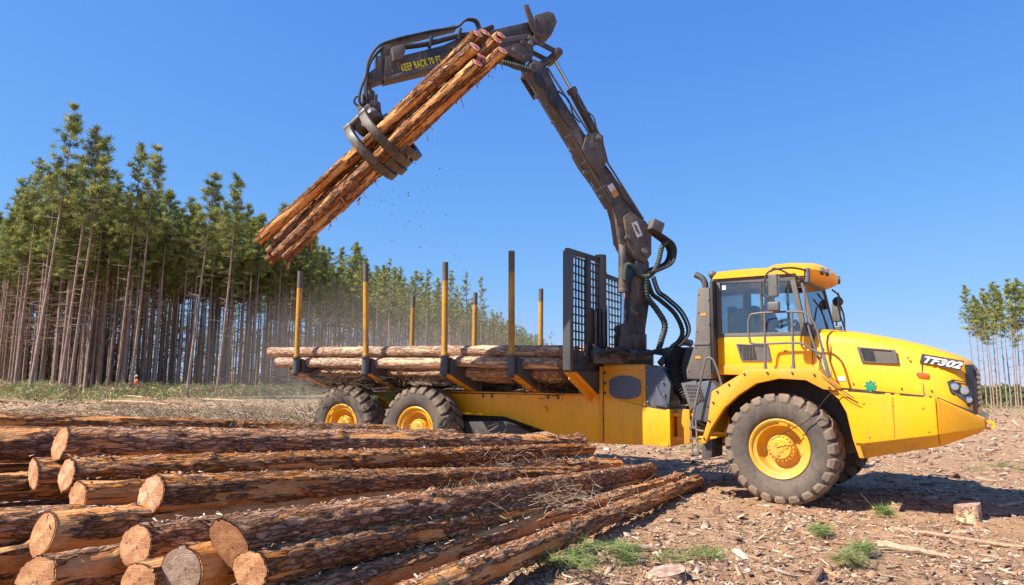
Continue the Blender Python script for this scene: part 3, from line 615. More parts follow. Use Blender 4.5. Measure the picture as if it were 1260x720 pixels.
b = MB(RF); b.prism([(-.72, 1.36), (-.50, 1.33), (-.52, 1.42), (-.62, 1.55), (-.70, 1.72)], -.69, -.66, [(-.72, 1.36), (-.50, 1.33), (-.52, 1.42), (-.62, 1.55), (-.70, 1.72)]); b.build('hatch_panel', 'blue_grey', truck, .008)
for a_, z_ in ((-.85, 1.95), (-.85, 1.66), (-.85, 1.42), (-.66, 1.93), (-.58, 1.75), (-.56, 1.55), (-.58, 1.39)):
    b = MB(RF); b.cyl((a_, -.66, z_), (a_, -.70, z_), .016, 8); b.build('hatch_bolt', 'pipe_steel', truck)
# ---- stakes and bolsters
near = [(-8.17, 4.03, -8.19), (-6.25, 4.05, -6.34), (-4.35, 3.93, -4.38), (-2.93, 4.02, -2.95)]
far = [(-7.97, 3.88), (-6.06, 3.87), (-4.25, 3.86), (-2.75, 3.9)]
def bolster(a, s):
    V = -1.72 if s < 0 else 1.9
    b = MB(RF)    # tapered arm rising outwards, with yellow underside plate
    top = [(.62*s, 1.84), (.80*s, 1.90), (V - s*.08, 2.16)]; bot = [(.62*s, 1.56), (.80*s, 1.57), (V - s*.08, 1.88)]
    ring = lambda da: [(a+da, v, z) for v, z in top] + [(a+da, v, z) for v, z in bot[::-1]]
    b.loft([ring(-.10), ring(.10)]); arm = b.build('bolster_arm', 'charcoal_clean', truck, .008)
    b = MB(RF); r2 = lambda da: [(a+da*.5, bot[0][0], 1.535), (a+da*.5, bot[1][0], 1.555), (a+da*.5, V - s*.08, 1.868), (a+da, V - s*.08, 1.88), (a+da, bot[1][0], 1.57), (a+da, bot[0][0], 1.56)]
    b.loft([r2(-.16), r2(.02)]); b.build('arm_underplate', 'ochre', truck, .004)
    b = MB(RF); b.cyl((a, V, 1.86), (a, V, 2.18), .076, 18); b.build('stake_socket', 'charcoal_clean', truck)
    for z in (1.845, 2.165):
        b = MB(RF); b.cyl((a, V, z), (a, V, z+.03), .10, 18); b.build('socket_flange', 'charcoal_clean', truck)
    b = MB(RF); b.cyl((a, V, 1.80), (a, V, 1.845), .05, 12); b.build('socket_nut', 'charcoal', truck)
    return arm
def stake(a, V, top, a1):
    P0 = Vector((a, V, 2.19)); P1 = Vector((a1, V, top)); zc = 0.80 if V < 0 else .82
    Pc = P0.lerp(P1, zc)
    b = MB(RF); b.tube([P0, P0+Vector((0, 0, .05)), P0+Vector((0, 0, .055)), Pc], [.066, .066, .056, .056], 16); st = b.build('stake', 'stake', truck)
    b = MB(RF); b.tube([Pc + Vector((0, 0, .001)), P1], [.0565, .0565], 16); b.build('stake_tip', 'stake_top', st)
for a, top, a1 in near: bolster(a, -1); stake(a, -1.72, top, a1)
for a, top in far: bolster(a, 1); stake(a, 1.9, top, a)
for a in [q[0] for q in near]:
    b = MB(RF); b.box(a-.14, a+.14, -.66, .66, 1.535, 1.75); b.build('bolster_beam', 'charcoal', truck, .01)
    for da in (-.10, .10):
        b = MB(RF); b.cyl((a+da+.28, -.66, 1.49), (a+da+.28, -.66, 1.42), .018, 8); b.build('beam_bolt', 'charcoal', truck)
# ---- headboard grille
hs = -1.87
def gpost(v, z0, z1, w=.10, d=.12, mat='charcoal_clean', nm='grille_post'):
    b = MB(RF); b.box(hs-d/2, hs+d/2, v-w/2, v+w/2, z0, z1); b.build(nm, mat, truck, .012)
gpost(-1.68, 1.93, 3.95, .12, .14); gpost(-.20, 1.9, 3.98, .07, .10, 'charcoal'); gpost(.95, 1.9, 3.70, .07, .1, 'charcoal'); gpost(1.75, 2.0, 3.9, .12, .14, 'charcoal')
b = MB(RF); b.bar((hs, -1.74, 3.94), (hs, -.18, 4.00), .07, .09); b.build('grille_rail', 'charcoal', truck, .01)
b = MB(RF); b.bar((hs, -.18, 3.74), (hs, 1.75, 3.74), .06, .08); b.build('grille_rail', 'charcoal', truck, .01)
b = MB(RF); b.bar((hs, -.20, 4.0), (hs, -.02, 3.74), .06, .07); b.build('grille_rail', 'charcoal', truck, .01)
b = MB(RF); b.bar((hs, -1.7, 1.98), (hs, 1.75, 1.98), .10, .10); b.build('grille_rail', 'charcoal', truck, .01)
b = MB(RF); b.bar((hs+.05, -.95, 2.0), (hs+.05, -.95, 3.93), .16, .05); b.build('grille_strut', 'charcoal', truck, .01)
for i in range(1, 14):
    z = 2.03 + i*.142
    b = MB(RF); b.box(hs-.014, hs+.014, -1.62, -.235, z-.012, z+.012); b.build('grille_bar', 'charcoal', truck)
    if z < 3.7: b = MB(RF); b.box(hs-.014, hs+.014, -.165, 1.69, z-.012, z+.012); b.build('grille_bar', 'charcoal', truck)
for i in range(1, 11):
    v = -1.62 + i*.126
    b = MB(RF); b.box(hs-.012, hs+.012, v-.012, v+.012, 2.03, 3.90); b.build('grille_bar', 'charcoal', truck)
for i in range(1, 12):
    v = -.165 + i*.155
    b = MB(RF); b.box(hs-.012, hs+.012, v-.012, v+.012, 2.03, 3.70); b.build('grille_bar', 'charcoal', truck)
b = MB(RF); b.loft([[(hs-.11, -1.62, 1.93), (hs-.11, -.62, 1.93), (hs-.11, -.62, 1.52)], [(hs+.11, -1.62, 1.93), (hs+.11, -.62, 1.93), (hs+.11, -.62, 1.52)]]); b.build('headboard_gusset', 'charcoal', truck, .008)
b = MB(RF); b.bar((hs, -1.60, 1.90), (hs, -.66, 1.50), .02, .24); b.build('gusset_plate', 'ochre', truck, .004)
b = MB(RF); b.bar((hs, -1.60, 1.905), (hs, -.66, 1.505), .26, .02); b.build('gusset_plate', 'ochre', truck, .004)
# ---- crane
hb = MB(CF); hb.cyl((0, 0, 2.05), (0, 0, 2.30), .42, 28); hb.build('slew_ring', 'crane', truck, .012)
b = MB(CF); b.cyl((0, 0, 2.30), (0, 0, 2.62), .30, 24); b.build('slew_housing', 'crane', truck, .012)
for i in range(12):
    t = 2*pi*i/12; b = MB(CF); b.cyl((.37*cos(t), .37*sin(t), 2.30), (.37*cos(t), .37*sin(t), 2.335), .025, 6); b.build('ring_bolt', 'crane', truck)
for k, (a0, v0, z0, a1, v1, z1, r) in enumerate([(.42, -.62, 2.22, .02, -.66, 2.20, .085), (.72, -.5, 2.25, .50, -.5, 2.25, .09), (.95, -.35, 2.35, .62, -.45, 2.18, .05)]):
    b = MB(CF); b.cyl((a0, v0, z0), (a1, v1, z1), r, 16); b.cyl((a0+.01, v0, z0), (a0-.03, v0, z0), r*1.15, 16); b.build('slew_cylinder', 'crane', truck)
col = [(.23, 2.30), (-.21, 2.30), (-.21, 2.70), (-.30, 3.2), (-.31, 3.95), (-.157, 4.22), (.002, 3.888), (.10, 3.3), (.16, 2.735)]
b = MB(CF); b.prism(col, -.20, .12); cm = b.build('crane_column', 'crane', truck, .025)
b = MB(CF); b.cyl((-.08, -.20, 2.98), (-.08, -.215, 2.98), .075, 20); b.cyl((-.08, -.20, 2.98), (-.08, -.225, 2.98), .035, 20); b.build('column_boss', 'crane', cm, .004)
b = MB(CF); b.prism([(.02, 2.78), (-.20, 2.78), (-.10, 2.50)], -.218, -.20); b.build('column_rib', 'crane', cm, .005)
bm_ = MB(CF); bm_.prism([(a - .145, z + .105) for a, z in D['boom'][:5]] + D['boom'][5:8] + [(-.02, 3.99), (-.19, 3.93), (-.31, 4.07), (-.34, 4.25), (-.336, 4.558)] + D['boom'][11:], -.185, .10); boom = bm_.build('main_boom', 'crane', truck, .022)
for s in (-1, 1):    # side plates of the boom foot
    b = MB(CF); b.prism([(.24, 4.76), (.10, 4.88), (-.22, 4.72), (-.34, 4.56), (-.33, 4.1), (-.19, 3.93), (-.02, 3.99), (.16, 4.25)], s*.19, s*.245); b.build('boom_foot_plate', 'crane', boom, .01)
    b = MB(CF); b.prism([(1.66, 7.02), (1.36, 6.62), (1.20, 6.36), (1.23, 6.30), (1.40, 6.42), (1.60, 6.72), (1.74, 6.98)], s*.187, s*.215); b.build('boom_side_rib', 'crane', boom, .006)
    b = MB(CF); b.prism([(2.13, 7.30), (1.86, 6.93), (1.72, 7.10), (1.80, 7.46), (2.05, 7.52)], s*.187, s*.225); b.build('boom_head_plate', 'crane', boom, .01)
    b = MB(CF); b.prism(D['boombr'], s*.20, s*.245); b.build('jib_cylinder_bracket', 'crane', boom, .012)
# hollows seen as dark ovals, weld ridges, clips
for (a, z, l, w) in ((1.92, 7.12, .17, .085), (1.66, 6.78, .14, .075)):
    d = Vector((.62, 0, .79)); n_ = Vector((-.79, 0, .62))
    b = MB(CF); b.prism([(a + d.x*l*cos(t) + n_.x*w*sin(t), z + d.z*l*cos(t) + n_.z*w*sin(t)) for t in np.linspace(0, 2*pi, 24, endpoint=False)], -.232, -.205); b.build('boom_opening', 'black_rubber', boom, .006)
for t in (0.12, .3, .5, .66, .84):
    a = 2.18 + (.40-2.18)*t; z = 7.1 + (4.72-7.1)*t
    b = MB(CF); b.box(a-.05, a+.05, -.215, -.185, z-.03, z+.03); b.build('boom_clip', 'grey_metal', boom, .006)
b = MB(CF); b.tube(smooth_path([(.62, -.21, 5.72), (.45, -.23, 5.5), (.30, -.22, 5.22), (.12, -.23, 5.0), (-.10, -.24, 4.82)]), .016, 8); b.build('boom_hose', 'black_rubber', boom)
b = MB(CF); b.tube(smooth_path([(1.55, -.20, 7.0), (1.35, -.22, 6.85), (1.25, -.20, 6.6), (1.12, -.22, 6.45)]), .016, 8); b.build('boom_hose', 'black_rubber', boom)
b = MB(CF); b.bar((1.45, -.20, 6.42), (.50, -.20, 5.02), .012, .02); b.build('boom_weld', 'grey_metal', boom)
for (p, q) in (((2.28, 7.30), (.58, 4.88)), ((1.76, 7.42), (-.20, 4.77))):
    b = MB(CF); b.bar((p[0], -.188, p[1]), (q[0], -.188, q[1]), .02, .035); b.build('boom_edge_flange', 'grey_metal', boom, .004)
for t in (.2, .42, .6, .78):
    a = 2.10 + (.30-2.10)*t; z = 7.24 + (4.70-7.24)*t
    b = MB(CF); b.bar((a+.10, -.195, z-.07), (a-.16, -.195, z+.11), .015, .035); b.build('boom_strap', 'stack_grey', boom, .003)
# decals
d_ = Vector(CF.w(.36, -.189, 5.16) - CF.w(.50, -.189, 5.36)).normalized()
b = MB(CF); b.bar((.50, -.189, 5.36), (.36, -.189, 5.155), .008, .13); b.build('warning_label', 'label_white', boom)
b = MB(CF); b.bar((.43, -.196, 5.257), (.365, -.196, 5.162), .006, .12); b.build('warning_label', 'label_orange', boom)
b = MB(CF); b.bar((.03, -.249, 4.68), (-.09, -.249, 4.42), .008, .12); dl = b.build('boom_label', 'label_white', boom)
for i in range(3):
    b = MB(CF); b.bar((.02-.03*i+.035, -.256, 4.65-.012*i), (-.06-.03*i+.035, -.256, 4.48-.012*i), .004, .012); b.build('label_line', 'charcoal', boom)
for (a, z, r, v) in ((.166, 4.378, .065, -.25), (-.184, 4.13, .085, -.25), (.739, 6.193, .07, -.25)):
    b = MB(CF); b.cyl((a, v, z), (a, v-.03, z), r, 20); b.build('pin_collar', 'grey_metal', boom, .006)
    b = MB(CF); b.cyl((a, .26, z), (a, v-.05, z), r*.62, 18); b.build('pin', 'crane', boom, .006)
    b = MB(CF); b.cyl((a, v-.05, z), (a, v-.056, z), r*.35, 14); b.build('pin_cap', 'pipe_steel', boom)
# junction box
b = MB(CF); b.bar((-.28, -.30, 4.66), (-.50, -.30, 4.58), .20, .20); b.build('junction_box', 'grey_metal', truck, .01)
# lift cylinder
b = MB(CF); b.tube([(.19, -.10, 4.30), (.225, -.16, 3.40)], .085, 18); lc = b.build('lift_cylinder', 'crane', truck, .006)
b = MB(CF); b.tube([(.2245, -.16, 3.44), (.226, -.16, 3.36)], .10, 18); b.build('cylinder_gland', 'crane', lc, .005)
b = MB(CF); b.tube([(.225, -.16, 3.40), (.26, -.16, 2.72)], .045, 16); b.build('cylinder_rod', 'chrome', lc)
b = MB(CF); b.cyl((.26, -.30, 2.70), (.26, .0, 2.70), .085, 16); b.build('cylinder_eye', 'crane', lc, .006)
b = MB(CF); b.prism([(.36, 2.78), (.20, 2.80), (.10, 2.3), (.45, 2.3)], -.34, -.30); b.build('cylinder_lug', 'crane', lc, .006)
# valve stack and posts behind the grille
for i in range(5):
    a = .55 + i*.085
    b = MB(CF); b.box(a, a+.055, -.25, -.08, 2.35, 3.05 - .05*(i % 2)); b.build('valve_block', 'crane' if i % 2 else 'black_rubber', truck, .006)
b = MB(CF); b.cyl((.62, -.30, 2.35), (.62, -.30, 3.1), .025, 10); b.build('valve_rod', 'chrome', truck)
b = MB(CF); b.cyl((.50, .2, 2.3), (.50, .2, 4.1), .11, 16); b.build('light_post', 'stack_grey', truck, .01)
for i in range(6):
    r_ = random.Random(i); z = 2.16 + .07*r_.random()
    P = [(1.0 - .1*i, -.60 + .05*i, z), (.7-.1*i, -.72, z+.10*r_.random()), (.3, -.74, z-.06+.1*r_.random()), (-.1, -.70, z+.08), (-.45, -.55, z+.03*i)]
    b = MB(CF); b.tube(smooth_path(P, 5), .022, 8); b.build('base_hose', 'black_rubber', truck)
b = MB(CF); b.box(.3, 1.0, -.5, .3, 2.06, 2.3); b.build('valve_tray', 'crane', truck, .01)
# jib cylinder and links
J = [(x, 0, z) for x, z in D['jib']]
b = MB(CF); b.tube([J[0], (1.17, 0, 7.13)], .082, 18); jc = b.build('jib_cylinder', 'crane', truck, .006)
b = MB(CF); b.tube([(1.15, 0, 7.10), (1.20, 0, 7.18)], .098, 18); b.build('cylinder_gland', 'crane', jc, .005)
b = MB(CF); b.tube([(1.18, 0, 7.14), (1.53, 0, 7.68)], .038, 14); b.build('cylinder_rod', 'chrome', jc)
b = MB(CF); b.tube(smooth_path([(1.12, -.09, 7.05), (1.03, -.11, 6.8), (.80, -.12, 6.65), (.72, -.12, 6.4), (.60, -.10, 6.2), (.5, -.12, 5.8)]), .014, 8); b.build('cylinder_pipe', 'grey_metal', jc)
b = MB(CF)
for v in (-.12, .12): b.bar((1.55, v, 7.74), (2.04, v, 7.36), .05, .10)
b.build('link_arm', 'crane', truck, .012)
b = MB(CF)
for v in (-.19, .19): b.bar((1.55, v, 7.74), (2.14, v, 7.93), .045, .09)
b.build('link_arm', 'crane', truck, .012)
for (a, z) in ((1.55, 7.74), (2.04, 7.36)):
    b = MB(CF); b.cyl((a, -.24, z), (a, .24, z), .085, 18); b.build('link_pin', 'grey_metal', truck, .01)
    b = MB(CF); b.cyl((a, -.241, z), (a, -.255, z), .045, 14); b.build('pin_cap', 'crane', truck)
# stick (outer boom)
sb = D['stickbody']
st_poly = [(4.69, 6.69), (3.825, 7.05), (2.62, 7.60), (2.05, 7.80), (2.047, 8.285), (2.812, 7.96), (3.386, 7.72), (3.716, 7.50), (4.682, 7.07)]
b = MB(CF); b.prism(st_poly, -.15, .10); stick = b.build('outer_boom', 'crane', truck, .015)
b = MB(CF); b.prism([(4.682, 6.70), (3.60, 7.16), (3.55, 7.24), (4.66, 6.79)], -.165, -.15); b.build('edge_strip', 'grey_metal', stick, .004)
b = MB(CF); b.prism([(3.0, 7.62), (2.1, 7.93), (2.1, 8.02), (3.0, 7.72)], -.165, -.15); b.build('edge_strip', 'stack_grey', stick, .004)
b = MB(CF); b.prism([(2.75, 7.78), (2.25, 8.02), (2.18, 8.06), (2.14, 8.12), (2.2, 8.17), (2.4, 8.10), (2.75, 7.93)], -.158, -.15); b.build('pressed_panel', 'charcoal', stick, .008)
b = MB(CF); b.prism(D['stickrear'], -.19, .19); b.build('boom_end_box', 'crane', stick, .02)
b = MB(CF); b.bar((2.02, -.195, 8.22), (1.66, -.195, 8.36), .012, .015); b.build('edge_strip', 'grey_metal', stick)
b = MB(CF); b.prism([(2.25, 8.50), (2.16, 8.53), (1.97, 8.10), (1.90, 7.98), (2.0, 7.95), (2.10, 8.10)], -.25, -.20); b.build('guard_plate', 'crane', stick, .008)
for s in (-1, 1):
    b = MB(CF); b.prism([(2.75, 7.58), (2.05, 7.90), (2.03, 7.70), (2.06, 7.50), (2.167, 7.452), (2.30, 7.47), (2.55, 7.56)], s*.155, s*.20); b.build('knuckle_plate', 'crane', stick, .012)
for (a, z, r) in ((2.17, 7.52, .075), (2.23, 7.80, .06), (2.10, 7.82, .045), (2.42, 7.63, .04)):
    b = MB(CF); b.cyl((a, -.20, z), (a, -.225, z), r, 18); b.build('knuckle_pin', 'pipe_steel' if r < .06 else 'charcoal', stick, .006)
b = MB(CF); b.prism([(4.672, 7.163), (4.834, 7.134), (4.83, 6.93), (4.956, 6.80), (4.99, 6.70), (4.93, 6.63), (4.83, 6.653), (4.658, 6.749)], -.11, .11); b.build('boom_tip', 'crane', stick, .015)
b = MB(CF); b.prism([(4.70, 6.78), (4.70, 7.12), (4.42, 7.23), (4.42, 6.90)], -.17, -.15); b.build('end_plate', 'crane', stick, .006)
for (a, z) in ((4.62, 7.02), (4.58, 6.90), (4.5, 7.07), (4.47, 6.97)):
    b = MB(CF); b.bar((a, -.175, z), (a-.025, -.175, z-.05), .012, .014); b.build('slot_mark', 'pipe_steel', stick)
b = MB(CF); b.prism([(4.60, 7.27), (4.42, 7.36), (4.36, 7.28), (4.40, 7.10), (4.56, 7.04)], -.24, -.06); b.build('hose_guard', 'stack_grey', stick, .015)
b = MB(CF); b.bar((4.74, 0, 7.36), (3.46, 0, 7.93), .16, .07); b.build('hose_channel', 'crane', stick, .01)
b = MB(CF); b.prism([(4.72, 7.38), (4.78, 7.30), (4.72, 7.05), (4.55, 7.1), (4.50, 7.40)], -.08, -.05); b.build('channel_bracket', 'crane', stick, .006)
b = MB(CF); b.tube(smooth_path([(4.45, -.14, 7.33), (4.0, -.15, 7.47), (3.5, -.15, 7.70), (3.15, -.15, 7.83), (2.8, -.15, 8.02)]), .045, 12); b.build('boom_tube', 'black_rubber', stick)
for a, z in ((3.92, 7.52), (3.42, 7.74)):
    b = MB(CF); b.bar((a+.02, -.15, z-.10), (a-.02, -.15, z+.12), .11, .05); b.build('tube_clamp', 'crane', stick, .006)
for k, v in enumerate((-.09, -.03, .04)):
    P = [(4.5, v, 7.50), (3.9, v, 7.76 + .01*k)] + [(a, v, z + .02*k) for a, z in D['loop']] + [(3.0, v, 7.75)]
    b = MB(CF); b.tube(smooth_path(P, 5), .021, 8); b.build('boom_hose', 'black_rubber', stick)
for k, (v, key) in enumerate(((-.12, 'hosedown'), (-.05, 'hosedown2'), (.05, 'hosedown2'))):
    P = [(4.3, v, 7.58)] + [(a + .03*k*(0.3), v - .1*sin(i/3), z) for i, (a, z) in enumerate(D[key])]
    b = MB(CF); b.tube(smooth_path(P, 5), .022, 8); b.build('grapple_hose', 'black_rubber', stick)
b = MB(CF); b.tube(smooth_path([(3.45, -.17, 7.18), (3.40, -.2, 7.3), (3.48, -.19, 7.42), (3.60, -.17, 7.5)]), .016, 8); b.tube(smooth_path([(3.35, -.17, 7.2), (3.42, -.19, 7.40), (3.55, -.17, 7.52)]), .016, 8); b.build('hose_hook', 'grey_metal', stick)
b = MB(CF); b.tube(smooth_path([(2.9, -.12, 7.42), (2.6, -.16, 7.38), (2.3, -.2, 7.33), (2.1, -.2, 7.30)], 5), .05, 12, corr=.02); b.build('ribbed_hose', 'green_hose', stick)
tx = CF.w(3.724, -.155, 7.222) - CF.w(4.418, -.155, 6.934)
text('warning_lettering', 'KEEP BACK 70 FT', CF, (4.40, -.153, 6.905), tx, .175, .60, 'label_yellow', stick, 0, .003, .002, width=.74, spacing=.14)
# hoses beside the column
for key, r, mat, corr in (('gloop', .05, 'green_hose', .02), ('bloop1', .045, 'black_rubber', 0), ('bloop2', .04, 'black_rubber', 0), ('hoseA', .06, 'green_hose', .022), ('hoseB', .048, 'green_hose', .022), ('hoseC', .07, 'pipe_steel', .03), ('hoseD', .085, 'black_rubber', .05)):
    v = {'gloop': -.30, 'bloop1': -.2, 'bloop2': -.05, 'hoseA': -.3, 'hoseB': -.12, 'hoseC': -.1, 'hoseD': -.35}[key]
    P = smooth_path([(a, v, z) for a, z in D[key]], 5)
    b = MB(CF); b.tube(P, r, 12, corr=corr); b.build('ribbed_hose' if corr else 'crane_hose', mat, truck)
for dv, da in ((-.16, -.03), (.02, .04), (.08, .07)):
    b = MB(CF); b.tube(smooth_path([(a-da, -.2+dv, z+da*.5) for a, z in D['bloop1']], 5), .026, 8); b.build('crane_hose', 'black_rubber', truck)
    b = MB(CF); b.tube(smooth_path([(a-da, -.25+dv, z+.03) for a, z in D['hoseB']], 5), .020, 8); b.build('crane_hose', 'black_rubber', truck)
# ---- rotator and grapple
gp = CF.w(4.93, 0, 6.72)
def wt(pts, r, nm, mat, n=10, par=None, bev=0.0): b = MB(); b.tube(pts, r, n, raw=True); return b.build(nm, mat, par or truck, bev)
tip = gp.copy(); rot_bot = Vector((gp.x+.08, gp.y-.05, 6.10))
b = MB(); b.tube([tip + Vector((0, .08, 0)) , tip - Vector((0, .10, 0))], .075, 14, raw=True); b.build('tip_pin', 'crane', truck, .008)
wt([tip + Vector((-.02, 0, 0)), tip + Vector((.02, 0, -.22))], .055, 'swivel_link', 'crane')
wt([tip + Vector((.02, 0, -.20)), tip + Vector((.03, 0, -.28)), tip + Vector((.03, 0, -.30)), tip + Vector((.05, 0, -.40)), tip + Vector((.06, 0, -.41)), tip + Vector((.07, 0, -.56))], [.09, .09, .12, .12, .155, .165], 'rotator', 'crane', 18)
for k in range(3):
    o_ = (k-1)*.11
    wt([tip + Vector((.05+o_, -.12, -.30)), tip + Vector((.055+o_, -.13, -.50))], .028, 'rotator_fitting', 'grey_metal', 10)
wt(smooth_path([tip + Vector((-.08, -.1, -.36)), tip + Vector((-.17, -.1, -.32)), tip + Vector((-.2, -.1, -.42)), tip + Vector((-.12, -.1, -.48)), tip + Vector((-.02, -.12, -.45))]), .018, 'rotator_hose', 'black_rubber', 8)

# held bundle geometry
H = {k: (Vector(a), Vector(b)) for k, (a, b) in D['held'].items()}
ax = sum((H[k][0]-H[k][1] for k in H), Vector()).normalized()            # log axis, pointing up-right
def on_axis(t): 
    A = sum((H[k][0] for k in H), Vector())/8; B_ = sum((H[k][1] for k in H), Vector())/8; return B_.lerp(A, t)
head = tip + Vector((.08, 0, -.62))
bc = on_axis(((head - on_axis(0)).dot(ax))/((on_axis(1)-on_axis(0)).length) - .02)
side = ax.cross(Vector((0, 0, 1))).normalized()
if side.y > 0: side = -side             # towards the camera
upv = side.cross(ax).normalized()
if upv.z < 0: upv = -upv
def pv(t, s, u): return bc + ax*t + side*s + upv*u
# grapple head
b = MB(); b.add([], [])
ring = lambda t, k: [pv(t, s*k, u) for s, u in ((-.13, .60), (.13, .60), (.24, .50), (.27, .42), (.18, .34), (-.18, .34), (-.27, .42), (-.24, .50))]
b.loft([ring(-.24, .7), ring(-.19, 1), ring(.19, 1), ring(.24, .7)], raw=True); gh = b.build('grapple_head', 'grey_metal', truck, .02)
wt([head + Vector((0, 0, .10)), pv(0, 0, .60)], [.17, .24], 'head_collar', 'crane', 18)
def tine(t, w, sgn, end, nm='grapple_tine'):
    # curved claw in the plane across the logs: pivot on the head, sweeping out and round underneath
    P = []; n = 22
    for i in range(n):
        f = i/(n-1); a = radians(66 - (66+end)*f)
        R = .50 + .03*sin(f*pi) - .01*f
        P.append((cos(a)*R*sgn, sin(a)*R + .02))
    wd = [.035 + .050*sin(min(1, f*1.15)*pi*.92)*(1-.1*f) for f in np.linspace(0, 1, n)]
    wd[-1] = .012; wd[-2] = .03; wd[-3] = .055
    b = MB(); rings = []
    for i in range(n):
        x, y = P[i]; nx, ny = P[min(i+1, n-1)][0]-P[max(i-1, 0)][0], P[min(i+1, n-1)][1]-P[max(i-1, 0)][1]; l = sqrt(nx*nx+ny*ny); ox, oy = -ny/l, nx/l
        h = wd[i]*1.0
        rings.append([pv(t + dt*w/2, x+ox*h*q, y+oy*h*q) for dt, q in ((-1, -1), (1, -1), (1, 1), (-1, 1))])
    b.loft(rings, raw=True); o = b.build(nm, 'crane', truck, .010)
    return o
for t, sgn, end in ((-.28, 1, 128), (.06, 1, 158), (-.12, -1, 118), (.22, -1, 112)):
    tn = tine(t, .13, sgn, end)
    b = MB(); b.tube([pv(t-.07, .27*sgn, .47), pv(t+.07, .27*sgn, .47)], .085, 16, raw=True); b.build('pivot_pin', 'crane', tn, .008)
b = MB(); b.tube([pv(-.33, .26, .50), pv(.11, .26, .50)], .05, 14, raw=True); b.build('cross_tube', 'stack_grey', truck, .01)
b = MB(); b.tube([pv(-.16, -.26, .50), pv(.27, -.26, .50)], .05, 14, raw=True); b.build('cross_tube', 'stack_grey', truck, .01)
def scoop(t0, t1, sgn, a0, a1):
    b = MB(); rings = []
    for i in range(8):
        a = radians(a0 + (a1-a0)*i/7)
        rings.append([pv(t, cos(a)*R_*sgn, sin(a)*R_ + .02) for t, R_ in ((t0, .48), (t1, .48), (t1, .505), (t0, .505))])
    b.loft(rings, raw=True); b.build('claw_plate', 'grey_metal', truck, .008)
scoop(-.28, .06, 1, -64, -112); scoop(-.10, .24, -1, -70, -115)
b = MB(); b.tube([pv(-.02, .34, .30), pv(-.02, -.34, .30)], .055, 14, raw=True); b.build('claw_cylinder', 'grey_metal', truck, .006)

# ================================================================== front unit
def sym(v): return 2.90 - v
# fender
for side_ in (0, 1):
    b = MB(FF); fp = D['fender']; v0, v1 = (-.04, .10) if side_ == 0 else (2.80, 2.94)
    b.prism(fp, v0, v1); fe = b.build('fender_flare', 'ochre', truck, .012)
    # arch lining: top skin of the fender over the wheel
    b = MB(FF); o = D['fender']; top = o[1:8]
    b.prism([(a, z-.004) for a, z in top] + [(a*0.985, z-.045) for a, z in top[::-1]], (.10 if side_ == 0 else 2.05), (.85 if side_ == 0 else 2.80)); b.build('fender_skin', 'yellow_dusty', truck, .006)
    if side_ == 0:
        for a, z in ((-1.09, .90), (-1.0, 1.17), (-.93, 1.45), (-.86, 1.62), (-.68, 1.73), (-.44, 1.89), (-.10, 1.91), (.25, 1.91), (.55, 1.88), (.74, 1.70)):
            b = MB(FF); b.cyl((a, -.04, z), (a, -.06, z), .016, 8); b.build('fender_bolt', 'charcoal', fe)
# inner arch wall, black
b = MB(FF); b.prism([(-1.0, .9), (-.93, 1.55), (-.45, 1.88), (.6, 1.88), (.90, 1.6), (1.02, 1.0), (1.02, .8), (.5, .62), (-.8, .62)], .82, 2.08); b.build('inner_body', 'charcoal', truck, .02)
b = MB(FF); b.prism([(.80, 1.66), (.92, 1.40), (.99, 1.0), (1.06, .75), (1.12, .75), (1.06, 1.0), (1.0, 1.35), (.90, 1.66)], .05, .85); b.build('arch_liner', 'ochre', truck, .01)
# lower body side panels (side tank / bumper)
lp = D['lower']
b = MB(FF); b.prism([lp[0], (1.998, 1.577), (2.003, 1.116), lp[3], lp[4], lp[5], lp[6]], .02, 2.88); lb = b.build('lower_body', 'yellow', truck, .012)
q0 = [(1.025, .02, .953), (2.003, .02, 1.114), (2.003, .20, .955), (1.10, .20, .735)]; q1 = [(a, 2.90-v, z) for a, v, z in q0]
b = MB(FF); n4 = [[0, 1, 2, 3], [7, 6, 5, 4], [0, 4, 5, 1], [2, 6, 7, 3], [1, 5, 6, 2], [3, 7, 4, 0]]; b.add(q0+q1, n4); b.build('belly_panel', 'yellow_dusty', truck, .008)
def wedge(s):
    f = (lambda v: v) if s == 0 else (lambda v: 2.90-v)
    return None
A0 = [(2.010, .02, 1.576), (2.010, .02, 1.116), (2.010, .20, .955), (2.010, 2.70, .955), (2.010, 2.88, 1.116), (2.010, 2.88, 1.576)]
A1 = [(2.50, .50, 1.325), (2.50, .50, 1.20), (2.47, .58, 1.15), (2.47, 2.32, 1.15), (2.50, 2.40, 1.20), (2.50, 2.40, 1.325)]
b = MB(FF); b.loft([A0, A1]); b.build('nose_bumper', 'yellow', truck, .012)
for v in (.72,):
    b = MB(FF); ringp = []
    for t in np.linspace(0, 2*pi, 20, endpoint=False): ringp.append((2.535+.075*cos(t), 1.235+.065*sin(t)))
    inner = [(2.545+.035*cos(t), 1.235+.033*sin(t)) for t in np.linspace(0, 2*pi, 20, endpoint=False)]
    n = 20; pts = [(a, v-.02, z) for a, z in ringp]+[(a, v-.02, z) for a, z in inner]+[(a, v+.02, z) for a, z in ringp]+[(a, v+.02, z) for a, z in inner]; fs = []
    for i in range(n):
        j = (i+1) % n; fs += [[i, j, n+j, n+i], [2*n+i, 3*n+i, 3*n+j, 2*n+j], [i, 2*n+i, 2*n+j, j], [n+i, n+j, 3*n+j, 3*n+i]]
    b.add(pts, fs); b.build('tow_eye', 'yellow', truck)
